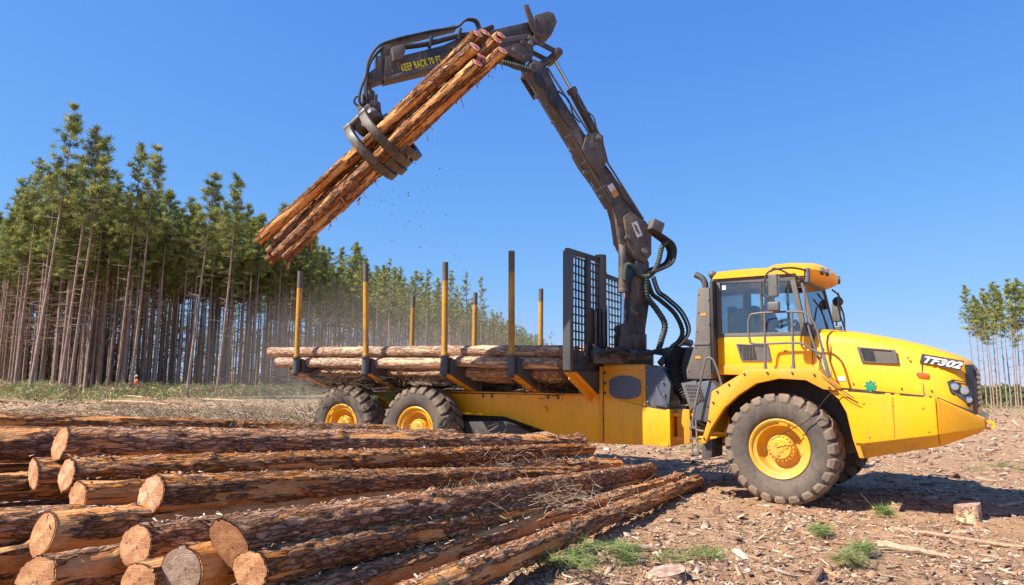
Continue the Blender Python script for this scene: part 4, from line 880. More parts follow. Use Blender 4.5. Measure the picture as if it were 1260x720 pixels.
# frame between body and bonnet
b = MB(FF); b.prism([(.6, 1.72), (1.98, 1.60), (2.40, 1.40), (2.36, 1.30), (1.9, 1.4), (.7, 1.5)], .40, 2.50); b.build('body_gap_frame', 'black_rubber', truck)
for a, z in ((.83, 1.665), (.93, 1.66), (1.45, 1.628), (1.56, 1.622), (1.9, 1.598), (1.99, 1.592)):
    b = MB(FF); b.box(a-.03, a+.03, .05, .09, z-.012, z+.012); b.build('panel_catch', 'yellow', truck, .004)
class SubFrame:      # bonnet and cab stand inboard of the fenders
    u = FF.u; v = FF.v
    def w(s, a, v, z): return FF.w(a*1.0165-.056, v+.20, z*1.0165-.029)
FH = SubFrame()
# bonnet as a loft along its length
def interp(T, a):
    for (a0, z0), (a1, z1) in zip(T, T[1:]):
        if a <= a1: return z0 + (z1-z0)*(a-a0)/(a1-a0)
    return T[-1][1]
TOP = [(.50, 2.575), (.979, 2.515), (1.544, 2.39), (1.944, 2.27), (2.25, 2.145), (2.365, 2.09), (2.43, 2.0), (2.46, 1.93)]
BOT = [(.50, 1.73), (.70, 1.715), (1.64, 1.62), (1.978, 1.573), (2.25, 1.465), (2.46, 1.37)]
CRS = [(.50, 2.15), (.899, 2.04), (1.63, 1.959), (2.153, 1.873), (2.46, 1.70)]
rings = []
for a, ins in ((.50, 0), (.75, 0), (1.0, 0), (1.3, 0), (1.6, 0), (1.9, 0), (2.1, .01), (2.22, .04), (2.32, .10), (2.39, .20), (2.435, .34), (2.455, .5)):
    zt, zb, zc = interp(TOP, a), interp(BOT, a), interp(CRS, a)
    h = [(.285+ins, zb), (.283+ins, zc-.02), (.300+ins, zc+.02), (.33+ins, zt-.20), (.37+ins, zt-.09), (.44+ins, zt-.025), (.58+ins*.9, zt+.005), (.95, zt+.03)]
    rings.append([(a, v, z) for v, z in h] + [(a, 2.5-v, z) for v, z in h[::-1]])
b = MB(FH); b.loft(rings); hood = b.build('bonnet', 'yellow', truck, 0, 50)
# grille on the nose
b = MB(FH); b.prism([(2.42, 1.42), (2.445, 1.45), (2.448, 1.95), (2.41, 2.03), (2.39, 2.03), (2.39, 1.42)], .60, 1.90); gr = b.build('nose_grille', 'black_rubber', truck, .012)
b = MB(FH)
qq = []
for z, e in ((1.385, 0), (1.55, .008), (1.80, .008), (2.03, -.012)):
    qq.append([(2.455+e, .78, z), (2.452+e, .60, z), (2.425+e, .52, z), (2.36+e, .435, z), (2.37+e, .47, z), (2.42+e, .56, z), (2.44+e, .78, z)])
b.loft([[(a-.016, v-.004, z) for a, v, z in r] for r in qq]); b.build('grille_surround', 'charcoal', truck, .004)
for i in range(7):
    b = MB(FH); b.box(2.448, 2.456, .66, 1.84, 1.47+i*.07, 1.50+i*.07); b.build('grille_louvre', 'charcoal', gr)
# side vent, marker, badge, headlamp on the near side
def inset(poly, k):
    c = (sum(p[0] for p in poly)/len(poly), sum(p[1] for p in poly)/len(poly)); return [(c[0]+(p[0]-c[0])*k, c[1]+(p[1]-c[1])*k) for p in poly]
def ringplate(fr, poly, k, v, th, name, mat, parent, bev=.006, zk=None):
    inn = inset(poly, k) if not zk else zk; n = len(poly); b = MB(fr)
    pts = [(a, v, z) for a, z in poly]+[(a, v, z) for a, z in inn]+[(a, v+th, z) for a, z in poly]+[(a, v+th, z) for a, z in inn]; fs = []
    for i in range(n):
        j = (i+1) % n; fs += [[i, j, n+j, n+i], [2*n+i, 3*n+i, 3*n+j, 2*n+j], [i, 2*n+i, 2*n+j, j], [n+i, n+j, 3*n+j, 3*n+i]]
    b.add(pts, fs); return b.build(name, mat, parent, bev)
hvp = D['hoodvent']
sv = ringplate(FH, hvp, .80, .272, .035, 'bonnet_vent', 'grey_metal', hood)
b = MB(FH); b.prism(inset(hvp, .84), .288, .30); b.build('vent_panel', 'grey_metal', sv)
b = MB(FH); ip = inset(hvp, .78); b.prism([ip[0], ((ip[0][0]*.62+ip[1][0]*.38), (ip[0][1]*.62+ip[1][1]*.38)), ((ip[3][0]*.62+ip[2][0]*.38), (ip[3][1]*.62+ip[2][1]*.38)), ip[3]], .280, .29); b.build('vent_mesh', 'black_rubber', sv)
b = MB(FH); b.prism([(1.79, 1.925), (1.86, 1.918), (1.935, 1.905), (1.93, 1.845), (1.86, 1.845), (1.80, 1.86)], .262, .29); b.build('side_marker', 'orange_lens', hood, .012)
b = MB(FH); b.cyl((1.80, .263, 1.89), (1.80, .257, 1.89), .012, 8); b.build('marker_screw', 'charcoal', hood)
# badge: dark slanted plate under white letters
dx = FH.w(2.30, 0, 2.085) - FH.w(1.83, 0, 2.155)
bp = [(1.865, 2.178), (2.335, 2.078), (2.335, 2.05), (2.295, 1.95), (2.04, 2.005), (2.03, 2.03), (1.83, 2.055), (1.85, 2.12)]
b = MB(FH); b.prism(bp, .292, .315); bd = b.build('model_badge', 'charcoal', hood)
text('badge_lettering', 'TF302', FH, (1.85, .288, 2.066), FH.w(2.28, 0, 1.975) - FH.w(1.85, 0, 2.066), .125, .88, 'label_white', bd, .35, .005, .002, width=.45)
lpz = [(2.13, 1.80), (2.20, 1.835), (2.36, 1.80), (2.425, 1.74), (2.42, 1.45), (2.35, 1.475), (2.16, 1.66)]
def hoodv(a): # side position of the bonnet skin at a
    T = [(1.9, .283), (2.1, .293), (2.22, .323), (2.32, .383), (2.39, .483), (2.435, .62)]; return interp(T, a)
b = MB(FH); b.loft([[(a, hoodv(a)-.022, z) for a, z in lpz], [(a, hoodv(a)+.03, z) for a, z in lpz]]); hl = b.build('headlamp_housing', 'charcoal', hood, .01)
b = MB(FH); b.loft([[(a, hoodv(a)-.027, z) for a, z in inset(lpz, .80)], [(a, hoodv(a)-.018, z) for a, z in inset(lpz, .80)]]); b.build('headlamp_lens', 'interior_grey', hl, .004)
for a, z, r in ((2.215, 1.735, .046), (2.315, 1.685, .052), (2.35, 1.57, .045)):
    v = hoodv(a)-.03; b = MB(FH); b.cyl((a, v+.01, z), (a+.004, v-.004, z), r, 18); b.build('headlamp', 'lamp_glass', hl, .004)
b = MB(FF); b.cyl((1.245, .10, 1.73), (1.245, .04, 1.73), .055, 18); cp = b.build('filler_cap', 'green_plastic', truck, .006)
for i in range(8):
    t = 2*pi*i/8; b = MB(FF); b.cyl((1.245+.062*cos(t), .10, 1.73+.062*sin(t)), (1.245+.062*cos(t), .035, 1.73+.062*sin(t)), .018, 8); b.build('cap_lobe', 'green_plastic', cp)
b = MB(FF); b.cyl((1.245, .3, 1.70), (1.245, .11, 1.70), .04, 12); b.build('filler_neck', 'charcoal', cp)
# thin cable dangling over the wheel
b = MB(FF); b.tube(smooth_path([(1.05, -.03, 1.56), (.86, -.06, 1.68), (.72, -.08, 1.58), (.45, -.06, 1.25), (.2, -.03, 1.1), (-.1, .02, .92)]), .006, 6); b.build('dangling_cable', 'black_rubber', truck)
b = MB(FF); b.tube(smooth_path([(.60, -.03, 1.90), (.76, -.05, 1.76), (.95, -.05, 1.60), (1.10, -.03, 1.50)]), .006, 6); b.build('dangling_cable', 'black_rubber', truck)
for a in (.72, 1.86):
    zt, zb = interp(TOP, a), interp(BOT, a); b = MB(FH); b.bar((a, .279, zb+.02), (a-.005, .300, zt-.22), .006, .010); b.build('bonnet_seam', 'charcoal', hood)
for a, z in ((.60, 2.30), (.62, 1.80), (1.70, 2.12), (1.95, 1.68), (1.0, 1.76), (1.6, 1.70)):
    b = MB(FH); b.cyl((a, .292, z), (a, .270, z), .013, 8); b.build('bonnet_bolt', 'charcoal', hood)
b = MB(FH); b.box(.80, .90, .276, .284, 1.80, 1.86); b.build('warning_label', 'label_white', hood)
for a, z in ((1.15, 1.50), (1.5, 1.48), (1.85, 1.46), (1.2, 1.05), (1.9, 1.16)):
    b = MB(FF); b.cyl((a, .03, z), (a, .008, z), .014, 8); b.build('panel_bolt', 'ochre', truck)
b = MB(FF); b.box(1.50, 1.506, .010, .025, 1.06, 1.59); b.build('panel_seam', 'ochre', lb)
# ---- cab
V0, V1 = .30, 2.00
cl = D['cablow']
b = MB(FH); b.prism([(-1.012, 2.475), (.444, 2.463), (.53, 1.99), (.55, 1.88), (-1.02, 1.88)], V0, V1); cab = b.build('cab_body', 'yellow', truck, .02)
b = MB(FH); b.prism([(-1.0, 2.03), (.49, 2.01), (.51, 1.885), (-1.0, 1.885)], V0+.0-.018, V0); b.build('sill_panel', 'ochre', cab, .006)
b = MB(FH); b.box(.462, .475, V0-.004, V0+.01, 2.02, 2.45); b.build('door_gap', 'charcoal', cab)
# posts: outline of the window frame
def post(p0, p1, w, h, nm='cab_post', mat='grey_metal'): b = MB(FH); b.bar(p0, p1, w, h); return b.build(nm, mat, cab, .01)
zt, zb = 3.37, 2.52
for v in (V0+.04, V1-.04):
    post((-.945, v, 2.47), (-.94, v, 3.42), .07, .105); post((.37, v, 2.47), (.225, v, 3.36), .07, .08)
    post((-1.0, v, 3.40), (.26, v, 3.345), .071, .09); post((-1.0, v, 2.50), (.45, v, 2.495), .071, .07)
    post((.50, v+.03*(1 if v < 1 else -1), 2.47), (.34, v+.05*(1 if v < 1 else -1), 3.36), .05, .055)
    b = MB(FH); b.box(-.265, -.235, v-.03, v+.03, 2.53, 3.33); b.build('window_divider', 'charcoal', cab)
for p in (((-.96, V0, 3.40), (-.96, V1, 3.40)), ((.33, V0+.04, 3.34), (.33, V1-.04, 3.34)), ((-.96, V0, 2.5), (-.96, V1, 2.5)), ((.52, V0+.08, 2.53), (.52, V1-.08, 2.53))):
    b = MB(FH); b.bar(*p, .08, .08); b.build('cab_cross_rail', 'grey_metal', cab, .01)
def pane(pts, nm='window_pane'):
    A = [FH.w(*p) for p in pts]; n = (A[1]-A[0]).cross(A[2]-A[0]).normalized()*.004
    b = MB(); b.loft([[p-n for p in A], [p+n for p in A]], raw=True); return b.build(nm, 'glass', cab)
for v in (V0+.03, V1-.03):
    pane([(-.90, v, 2.52), (-.265, v, 2.52), (-.265, v, 3.36), (-.90, v, 3.38)])
    pane([(-.235, v, 2.52), (.34, v, 2.52), (.21, v, 3.33), (-.235, v, 3.36)])
pane([(.505, V0+.1, 2.54), (.505, V1-.1, 2.54), (.345, V1-.12, 3.32), (.345, V0+.12, 3.32)], 'windscreen')
pane([(-.96, V0+.07, 2.53), (-.96, V1-.07, 2.53), (-.96, V1-.07, 3.37), (-.96, V0+.07, 3.37)], 'rear_window')
b = MB(FH); b.box(-.86, -.80, V0+.015, V0+.02, 3.24, 3.31); b.build('window_sticker', 'label_white', cab)
# door vent
dv = ringplate(FH, D['doorvent'], .86, V0-.022, .03, 'door_vent', 'blue_grey', cab)
b = MB(FH); b.prism(inset(D['doorvent'], .9), V0-.008, V0); b.build('vent_panel', 'grey_metal', dv)
ip = inset(D['doorvent'], .8); b = MB(FH); b.prism([ip[0], (ip[0][0]*.45+ip[1][0]*.55, ip[0][1]), (ip[3][0]*.45+ip[2][0]*.55, ip[3][1]), ip[3]], V0-.016, V0-.008); b.build('vent_mesh', 'black_rubber', dv)
for i in range(5):
    a = -.60 + i*.05; b = MB(FH); b.box(a, a+.008, V0-.022, V0-.016, 2.13, 2.33); b.build('vent_slat', 'grey_metal', dv)
b = MB(FH); b.box(.06, .12, V0-.03, V0, 2.235, 2.25); b.build('door_handle', 'charcoal', cab, .006)
# roof with rounded visor
rings = []
for i in range(15):
    t = -1 + 2*i/14; v = 1.15 + .885*t; e = 1-abs(t)**2.6; c = 1-t*t
    fr_a = .47 + .22*c**.7; zt_ = 3.55 + .10*c
    rings.append([(-1.0, v, 3.42), (-.98, v, 3.46+.02*e), (-.90, v, 3.53+.03*e), (-.42, v, 3.54+.05*e), (-.12, v, 3.53+.05*e), (-.02, v, 3.57+.06*c), (.20, v, 3.57+.09*c), (fr_a-.22, v, zt_-.01), (fr_a-.06, v, 3.51+.04*c), (fr_a, v, 3.46), (fr_a-.02, v, 3.39), (fr_a-.12, v, 3.35), (.33, v, 3.34), (.28, v, 3.415)])
b = MB(FH); b.loft(rings); roof = b.build('roof', 'yellow', cab, 0, 45)
b = MB(FH); b.box(-1.0, .30, V0-.02, V0+.02, 3.425, 3.445); b.build('roof_seal', 'charcoal', roof)
for v in (.55, .72, 1.58, 1.75):
    fa = .47 + .22*(1-((v-1.15)/.885)**2)**.7
    b = MB(FH); b.cyl((fa-.03, v, 3.45), (fa+.018, v, 3.45), .058, 18); wl = b.build('work_light', 'charcoal', roof, .006)
    b = MB(FH); b.cyl((fa+.016, v, 3.45), (fa+.026, v, 3.45), .048, 18); b.build('light_lens', 'lamp_glass', wl)
b = MB(FH); b.bar((.25, 1.6, 3.60), (.33, 1.6, 3.3), .06, .06); b.build('visor_bracket', 'charcoal', roof)
# interior
b = MB(FH); b.box(-.60, -.12, .70, 1.25, 2.02, 2.33); b.build('driver_seat', 'seat_dark', cab, .05)
b = MB(FH); b.prism([(-.70, 2.25), (-.56, 2.25), (-.64, 2.98), (-.75, 2.98)], .73, 1.22); b.build('seat_back', 'seat_dark', cab, .05)
b = MB(FH); b.prism([(.10, 2.4), (.45, 2.4), (.42, 2.66), (.20, 2.70)], .50, 1.85); b.build('dashboard', 'interior_grey', cab, .03)
ringp = [FH.w(.06 + .10*cos(t)*.4, 0.98+.20*sin(t), 2.66 + .10*cos(t)) for t in np.linspace(0, 2*pi, 25)]
b = MB(); b.tube(ringp, .014, 6, cap=False, raw=True); b.build('steering_wheel', 'charcoal', cab)
b = MB(FH); b.bar((.22, .98, 2.5), (.06, .98, 2.66), .04, .04); b.build('steering_column', 'charcoal', cab)
b = MB(FH); b.box(-.82, -.70, 1.6, 1.85, 2.5, 3.1); b.build('rear_console', 'interior_grey', cab, .02)
b = MB(FH); b.box(-.78, -.55, .45, .60, 2.5, 2.9); b.build('side_console', 'interior_grey', cab, .02)
# ---- exhaust stack and boxes behind the cab
b = MB(FF); b.prism([(-1.283, 3.30), (-1.085, 3.30), (-1.09, 2.39), (-1.09, 1.81), (-1.5, 1.81), (-1.51, 1.95), (-1.352, 2.39)], .35, .62); stk = b.build('exhaust_stack', 'stack_grey', truck, .015)
b = MB(FF); b.prism([(-1.36, 2.40), (-1.10, 2.40), (-1.10, 2.36), (-1.37, 2.36)], .335, .35); b.build('stack_band', 'stack_grey', stk, .004)
for a, z, c in ((-1.19, 2.86, 'label_orange'), (-1.30, 2.16, 'label_orange')):
    b = MB(FF); b.box(a-.045, a+.045, .342, .349, z-.022, z+.022); b.build('stack_label', c, stk)
for a, z in ((-1.27, 3.2), (-1.28, 2.9), (-1.31, 2.6), (-1.34, 2.33), (-1.13, 2.33), (-1.47, 1.95), (-1.13, 1.88), (-1.11, 3.1), (-1.11, 2.7)):
    b = MB(FF); b.cyl((a, .35, z), (a, .335, z), .012, 6); b.build('stack_bolt', 'pipe_steel', stk)
b = MB(FF); b.tube(smooth_path([(-1.20, .48, 3.28), (-1.20, .48, 3.38), (-1.25, .48, 3.48), (-1.36, .48, 3.55)], 5), .052, 14, cap=False); b.build('exhaust_pipe', 'charcoal', stk)
b = MB(FF); b.box(-1.07, -1.02, .32, .6, 1.9, 3.40); b.build('intake_duct', 'black_rubber', truck, .01)
b = MB(FF); b.cyl((-1.12, .55, 3.42), (-1.12, .55, 3.50), .02, 8); b.ball((-1.10, .55, 3.54), .065, 12); b.build('rear_beacon', 'grey_metal', truck)
b = MB(FF); b.prism([(-1.53, 1.72), (-1.06, 1.79), (-.965, 1.70), (-1.13, 1.13), (-1.34, 1.16)], .22, .62); fbx = b.build('step_box', 'blue_grey', truck, .015)
b = MB(FF); b.prism([(-1.545, 1.74), (-1.30, 1.78), (-1.20, 1.50), (-1.40, 1.30)], .205, .225); vm = b.build('louvre_plate', 'grey_metal', fbx, .006)
for i in range(7):
    for j in range(5):
        a = -1.46 + i*.035 + j*.018; z = 1.68 - j*.055
        b = MB(FF); b.box(a, a+.016, .198, .2052, z, z+.03); b.build('louvre_hole', 'black_rubber', vm)
b = MB(FF); b.box(-1.16, -1.14, .213, .2205, 1.36, 1.39); b.box(-1.12, -1.10, .213, .2205, 1.36, 1.39); b.build('step_slot', 'black_rubber', fbx)
b = MB(FF); b.tube(smooth_path([(a, .10, z) for a, z in D['grab']], 5), .018, 10); b.build('grab_rail', 'rail_grey', truck)
b = MB(FF); b.prism([(-1.15, .84), (-1.0, .89), (-1.01, .60), (-1.17, .56)], .05, .55); b.build('mudflap', 'charcoal', truck, .008)
for a in (-1.40, -1.31):
    b = MB(FF); b.bar((a, .2, 1.16), (a+.03, .2, .60), .02, .02); b.build('ladder_rod', 'pipe_steel', truck)
for z in (.62, .85, 1.02):
    b = MB(FF); b.box(-1.42, -1.26, .17, .30, z, z+.025); b.build('ladder_rung', 'grey_metal', truck, .004)
# articulated hitch
hb_ = FF.w(-1.05, 1.45, 0)
for z in (.78, 1.18):
    A = RF.w(-.5, -.50, z); Bp = RF.w(.25, -.25, z)
    b = MB(); a1 = [RF.w(-.50, -.5, z), RF.w(.35, -.30, z), RF.w(.42, 0, z), RF.w(.35, .30, z), RF.w(-.50, .5, z)]
    b.loft([a1, [p + Vector((0, 0, .06)) for p in a1]], raw=True); b.build('hitch_plate', 'yellow', truck, .008)
b = MB(RF); b.cyl((.22, 0, .70), (.22, 0, 1.35), .10, 18); b.build('hitch_pin', 'charcoal', truck, .01)
b = MB(RF); b.box(-.42, -.20, -.46, -.34, .74, 1.30); b.build('hitch_web', 'ochre', truck, .01)
A = [FF.w(-1.2, 1.0, .76), FF.w(-1.2, 1.9, .76), FF.w(-.6, 1.95, .76), FF.w(-.6, .95, .76)]
b = MB(); b.loft([A, [p + Vector((0, 0, .55)) for p in A]], raw=True); b.build('front_frame', 'yellow', truck, .01)
b = MB(FF); b.box(-1.95, -1.1, .80, 1.0, .80, .86); b.box(-1.95, -1.1, .80, 1.0, 1.16, 1.22); b.prism([(-1.95, .80), (-1.1, .80), (-1.1, 1.3), (-1.6, 1.3), (-1.95, 1.22)], 1.0, 1.04); b.build('hitch_yoke', 'yellow', truck, .008)
b = MB(FF); b.cyl((-1.9, .9, 1.05), (-1.1, .9, 1.0), .06, 14); b.build('steering_cylinder', 'charcoal', truck, .005)
b = MB(RF); b.box(-.40, -.12, -.35, .1, 1.38, 1.68); b.build('manifold_block', 'black_rubber', truck, .02)
b = MB(RF); b.cyl((-.35, -.38, 1.60), (-.12, -.38, 1.55), .05, 12); b.build('manifold_fitting', 'pipe_steel', truck, .006)
P = smooth_path([FF.w(-1.75, .75, 2.35), FF.w(-1.85, .7, 2.1), FF.w(-1.83, .7, 1.8), FF.w(-1.7, .8, 1.5)], 8)
b = MB(); b.tube(P, .13, 16, raw=True, corr=.05); b.build('air_duct', 'black_rubber', truck)
b = MB(FF); b.box(-1.75, -1.45, .7, 1.6, 1.5, 2.35); b.build('cooler_box', 'black_rubber', truck, .03)
b = MB(FF); b.box(-1.45, -1.0, .65, 2.0, 1.2, 1.95); b.build('engine_bulkhead', 'charcoal', truck, .02)
for k in range(4):
    P = smooth_path([RF.w(-.30, -.3+.1*k, 1.35), RF.w(-.1, -.35+.1*k, 1.1-.04*k), RF.w(.15, -.25+.1*k, 1.02), RF.w(.45, -.1+.1*k, 1.2)], 5)
    b = MB(); b.tube(P, .022, 8, raw=True); b.build('hitch_hose', 'black_rubber', truck)
# ---- handrails and mirrors
def rail(pts, nm='handrail', r=.017, mat='rail_grey'): b = MB(FF); b.tube(smooth_path(pts, 4), r, 10); return b.build(nm, mat, truck)
v = .05
b = MB(FF); b.tube([(-.153, v, 1.96), (-.15, v, 2.08), (-.136, v, 2.80)], [.03, .018, .017], 10); b.build('handrail_post', 'rail_grey', truck)
b = MB(FF); b.tube([(.25, v, 1.96), (.25, v, 2.08), (.26, v, 2.80)], [.03, .018, .017], 10); b.build('handrail_post', 'rail_grey', truck)
rl = [(.64, v, 2.19), (.50, v, 2.25), (.33, v, 2.345), (-.28, v, 2.343), (-.37, v, 2.42), (-.385, v, 2.60), (-.36, v, 2.75), (-.26, v, 2.805), (.33, v, 2.804), (.47, v, 2.745), (.57, v, 2.60), (.63, v, 2.36), (.68, v, 2.10)]
rail(rl)
b = MB(FF); b.bar((.665, v, 2.16), (.73, v, 1.84), .05, .05); b.build('handrail_post', 'rail_grey', truck, .012)
rail([(.42, .22, 3.32), (.41, .2, 2.9), (.47, .18, 2.5), (.60, .14, 2.05), (.66, .12, 1.88)], 'grab_pole', .016)
ar = [(.47, .18, 3.42), (.30, .05, 3.46), (.106, -.05, 3.445), (-.03, -.08, 3.40), (-.085, -.08, 3.25), (-.09, -.08, 3.08), (-.03, -.08, 3.02)]
rail(ar, 'mirror_arm', .016, 'charcoal')
rail([(.47, .18, 3.34), (.30, .08, 3.34), (.16, -.02, 3.42), (.05, -.07, 3.46), (.02, -.08, 3.40)], 'mirror_arm', .013, 'charcoal')
b = MB(FF); b.tube([(.46, .20, 3.46), (.46, .20, 3.25)], .045, 12); b.build('mirror_bracket', 'rail_grey', truck, .01)
def mirror(a, v, z, k=1):
    b = MB(FF); b.loft([[(a + da*1.0, v + dv*k, z + dz) for da, dv in ((-.075, 0), (.07, -.03), (.085, .02), (-.06, .07))] for dz in (-.185, .165)]); m = b.build('mirror', 'grey_metal', truck, .03, seg=3)
    b = MB(FF); b.loft([[(a + .086, v+dv, z+dz) for dv, dz in ((-.02, -.12), (.02, -.12), (.02, .12), (-.02, .12))], [(a+.0885, v+dv, z+dz) for dv, dz in ((-.02, -.12), (.02, -.12), (.02, .12), (-.02, .12))]]); b.build('mirror_glass', 'lamp_glass', m)
    b = MB(FF); b.loft([[(a + da, v+dv, z+dz) for da, dv in ((-.09, -.02), (.09, -.03), (.09, .05), (-.09, .05))] for dz in (-.40, -.25)]); b.build('small_mirror', 'grey_metal', m, .035, seg=3)
    b = MB(FF); b.cyl((a, v, z-.28), (a, v, z-.15), .018, 8); b.build('mirror_stem', 'charcoal', m)
mirror(.035, -.08, 3.21)
b = MB(FF); b.tube(smooth_path([(.42, 2.2, 3.36), (.45, 2.6, 3.30), (.38, 2.95, 3.22), (.42, 3.1, 3.0), (.42, 3.1, 2.7)], 4), .016, 8); b.build('mirror_arm', 'charcoal', truck)
mirror(.30, 3.05, 3.06)
b = MB(FF); b.tube(smooth_path([(.52, 2.15, 3.3), (.5, 2.2, 3.05), (.56, 2.3, 2.7), (.6, 2.3, 2.55)], 4), .014, 8); b.build('far_handrail', 'rail_grey', truck)
b = MB(FF); b.ball((.45, 2.45, 3.18), .09, 12); b.build('far_work_light', 'charcoal', truck)
b = MB(FF); b.bar((.56, .9, 2.60), (.40, 1.3, 3.0), .015, .02); b.build('wiper', 'charcoal', truck)
ROOT[0] = Vector((0, 0, 0))

# ================================================================== logs
def log(name, p0, r0, p1, r1, seed, label, group, mat='bark_pile', na=40, step=.05, peel=.30, rough=1.0, slant=0.0, bend=0.0, cat='log', ends=(1, 1), pink=False, oval=1.0, parent=None, yaw=-.20, endmat='cut_wood'):
    """p0 is the thick cut end; local X runs along the log"""
    p0 = Vector(p0); p1 = Vector(p1); d = p1-p0; L = d.length; nl = max(8, int(L/step))
    x = d.normalized(); y = Vector((0, 0, 1)).cross(x).normalized(); z = x.cross(y)
    g = np.random.default_rng(seed); ph = g.random()*6.28
    s = np.linspace(0, L, nl+1); th = np.linspace(0, 2*pi, na, endpoint=False)
    S, T = np.meshgrid(s, th, indexing='ij'); R = r0 + (r1-r0)*S/L; cy, cz = np.cos(T), np.sin(T); o = seed*3.7
    wob = 0.022*fbm(S*.8+o, 0, 0, seed, 2) ; big = fbm(S*1.3+o, cy*1.1, cz*1.1, seed+1, 3)
    plates = fbm(S*5.0+o, cy*R*36, cz*R*36, seed+2, 3); fine = fbm(S*16+o, cy*R*90, cz*R*90, seed+3, 3)
    ridge = 1-np.abs(plates)*2.2
    pl = sstep(.52-peel*.55-.03, .52-peel*.55+.03, fbm(S*1.2+o, cy*1.5, cz*1.5, seed+5, 4)*1.0+.22)
    hgt = np.clip(.5+.5*(ridge*.6+fine*.7), 0, 1)
    rr = R*(1+.05*big) + (1-pl)*rough*(.017*ridge-.006 + .011*fine) - pl*.009
    knots = 0
    for q in range(int(L*1.2)):      # branch knots
        ks, kt = g.random()*L, g.random()*6.28; dd = ((S-ks)/.05)**2 + ((np.angle(np.exp(1j*(T-kt)))*R)/.045)**2; rr = rr + g.uniform(.015, .045)*np.exp(-dd)
    cyo = wob*1.0 + bend*np.sin(pi*S/L); 
    Y = cy*rr*1.0 + cyo; Z = cz*rr*oval + 0.6*wob
    X = S + (slant*Z + yaw*Y)*np.exp(-S*5)
    nz = (1-np.exp(-S*60))*0
    V = np.stack([X, Y, Z], -1).reshape(-1, 3); i, j = np.meshgrid(np.arange(nl), np.arange(na), indexing='ij'); jn = (j+1) % na
    Fq = np.stack([i*na+j, i*na+jn, (i+1)*na+jn, (i+1)*na+j], -1).reshape(-1, 4)
    VB, FB, PB, HB = [V], [Fq], [pl.ravel()], [hgt.ravel()]; nb = len(V); G2 = V.reshape(nl+1, na, 3); dk = .93
    for k in (0, nl):         # broken rim of bark around each cut end
        cc = G2[k].mean(0); VB.append(cc + (G2[k]-cc)*dk); jj = np.arange(na); a_ = k*na+jj; b_ = k*na+(jj+1) % na; FB.append(np.stack([a_, b_, nb+(jj+1) % na, nb+jj], -1)); nb += na; PB.append(np.zeros(na)); HB.append(np.full(na, .15))
    me = npmesh(name, np.vstack(VB), np.vstack(FB), mat, attrs={'peel': np.concatenate(PB), 'height': np.concatenate(HB)}, smooth=True)
    ob = bpy.data.objects.new(name, me); COL.objects.link(ob)
    ob.matrix_world = Matrix(((x.x, y.x, z.x, p0.x), (x.y, y.y, z.y, p0.y), (x.z, y.z, z.z, p0.z), (0, 0, 0, 1)))
    if parent: ob.parent = parent
    else: tag(ob, label, cat, group)
    for e, on in enumerate(ends):
        if not on: continue
        k = 0 if e == 0 else nl; base = V.reshape(nl+1, na, 3)[k]; c = base.mean(0); base = c + (base-c)*.945 + np.array([(.004 if e else -.004), 0, 0]); VV = [c]; n_r = 5; sg = -1 if e == 0 else 1
        for q in range(1, n_r+1): VV += list(c + (base-c)*(q/n_r)*(1.0 if q < n_r else .992) + np.array([sg*(.003 + .004*g.random() if q < n_r else 0.0), 0, 0]))
        fc = [(0, 1+(jj+1) % na, 1+jj) for jj in range(na)]
        Vn = np.array(VV); F4 = []
        for q in range(n_r-1):
            for jj in range(na): F4.append((1+q*na+jj, 1+q*na+(jj+1) % na, 1+(q+1)*na+(jj+1) % na, 1+(q+1)*na+jj))
        F3 = [(a, b_, c_) for a, b_, c_ in fc] + [(a, b_, c_) for a, b_, c_, d_ in F4] + [(a, c_, d_) for a, b_, c_, d_ in F4]
        em = npmesh('cut_end', Vn, np.array(F3), endmat, smooth=True)
        co = bpy.data.objects.new('cut_end', em); COL.objects.link(co); co.parent = ob
        if pink and e == pink-1:
            cc = c + np.array([sg*.014, 0, 0]); pn = [cc]; na2 = 12
            pts = [cc] + [cc + np.array([yaw*cos(a)*.035, cos(a)*.035*(.85+.2*sin(3*a)), sin(a)*.045*(.85+.2*cos(2*a))]) for a in np.linspace(0, 2*pi, na2, endpoint=False)]
            pm = npmesh('paint_mark', np.array(pts), np.array([(0, 1+q, 1+(q+1) % na2) for q in range(na2)]), 'paint_pink'); po = bpy.data.objects.new('paint_mark', pm); COL.objects.link(po); po.parent = ob
    return ob
PG = 'logs in the foreground pile'
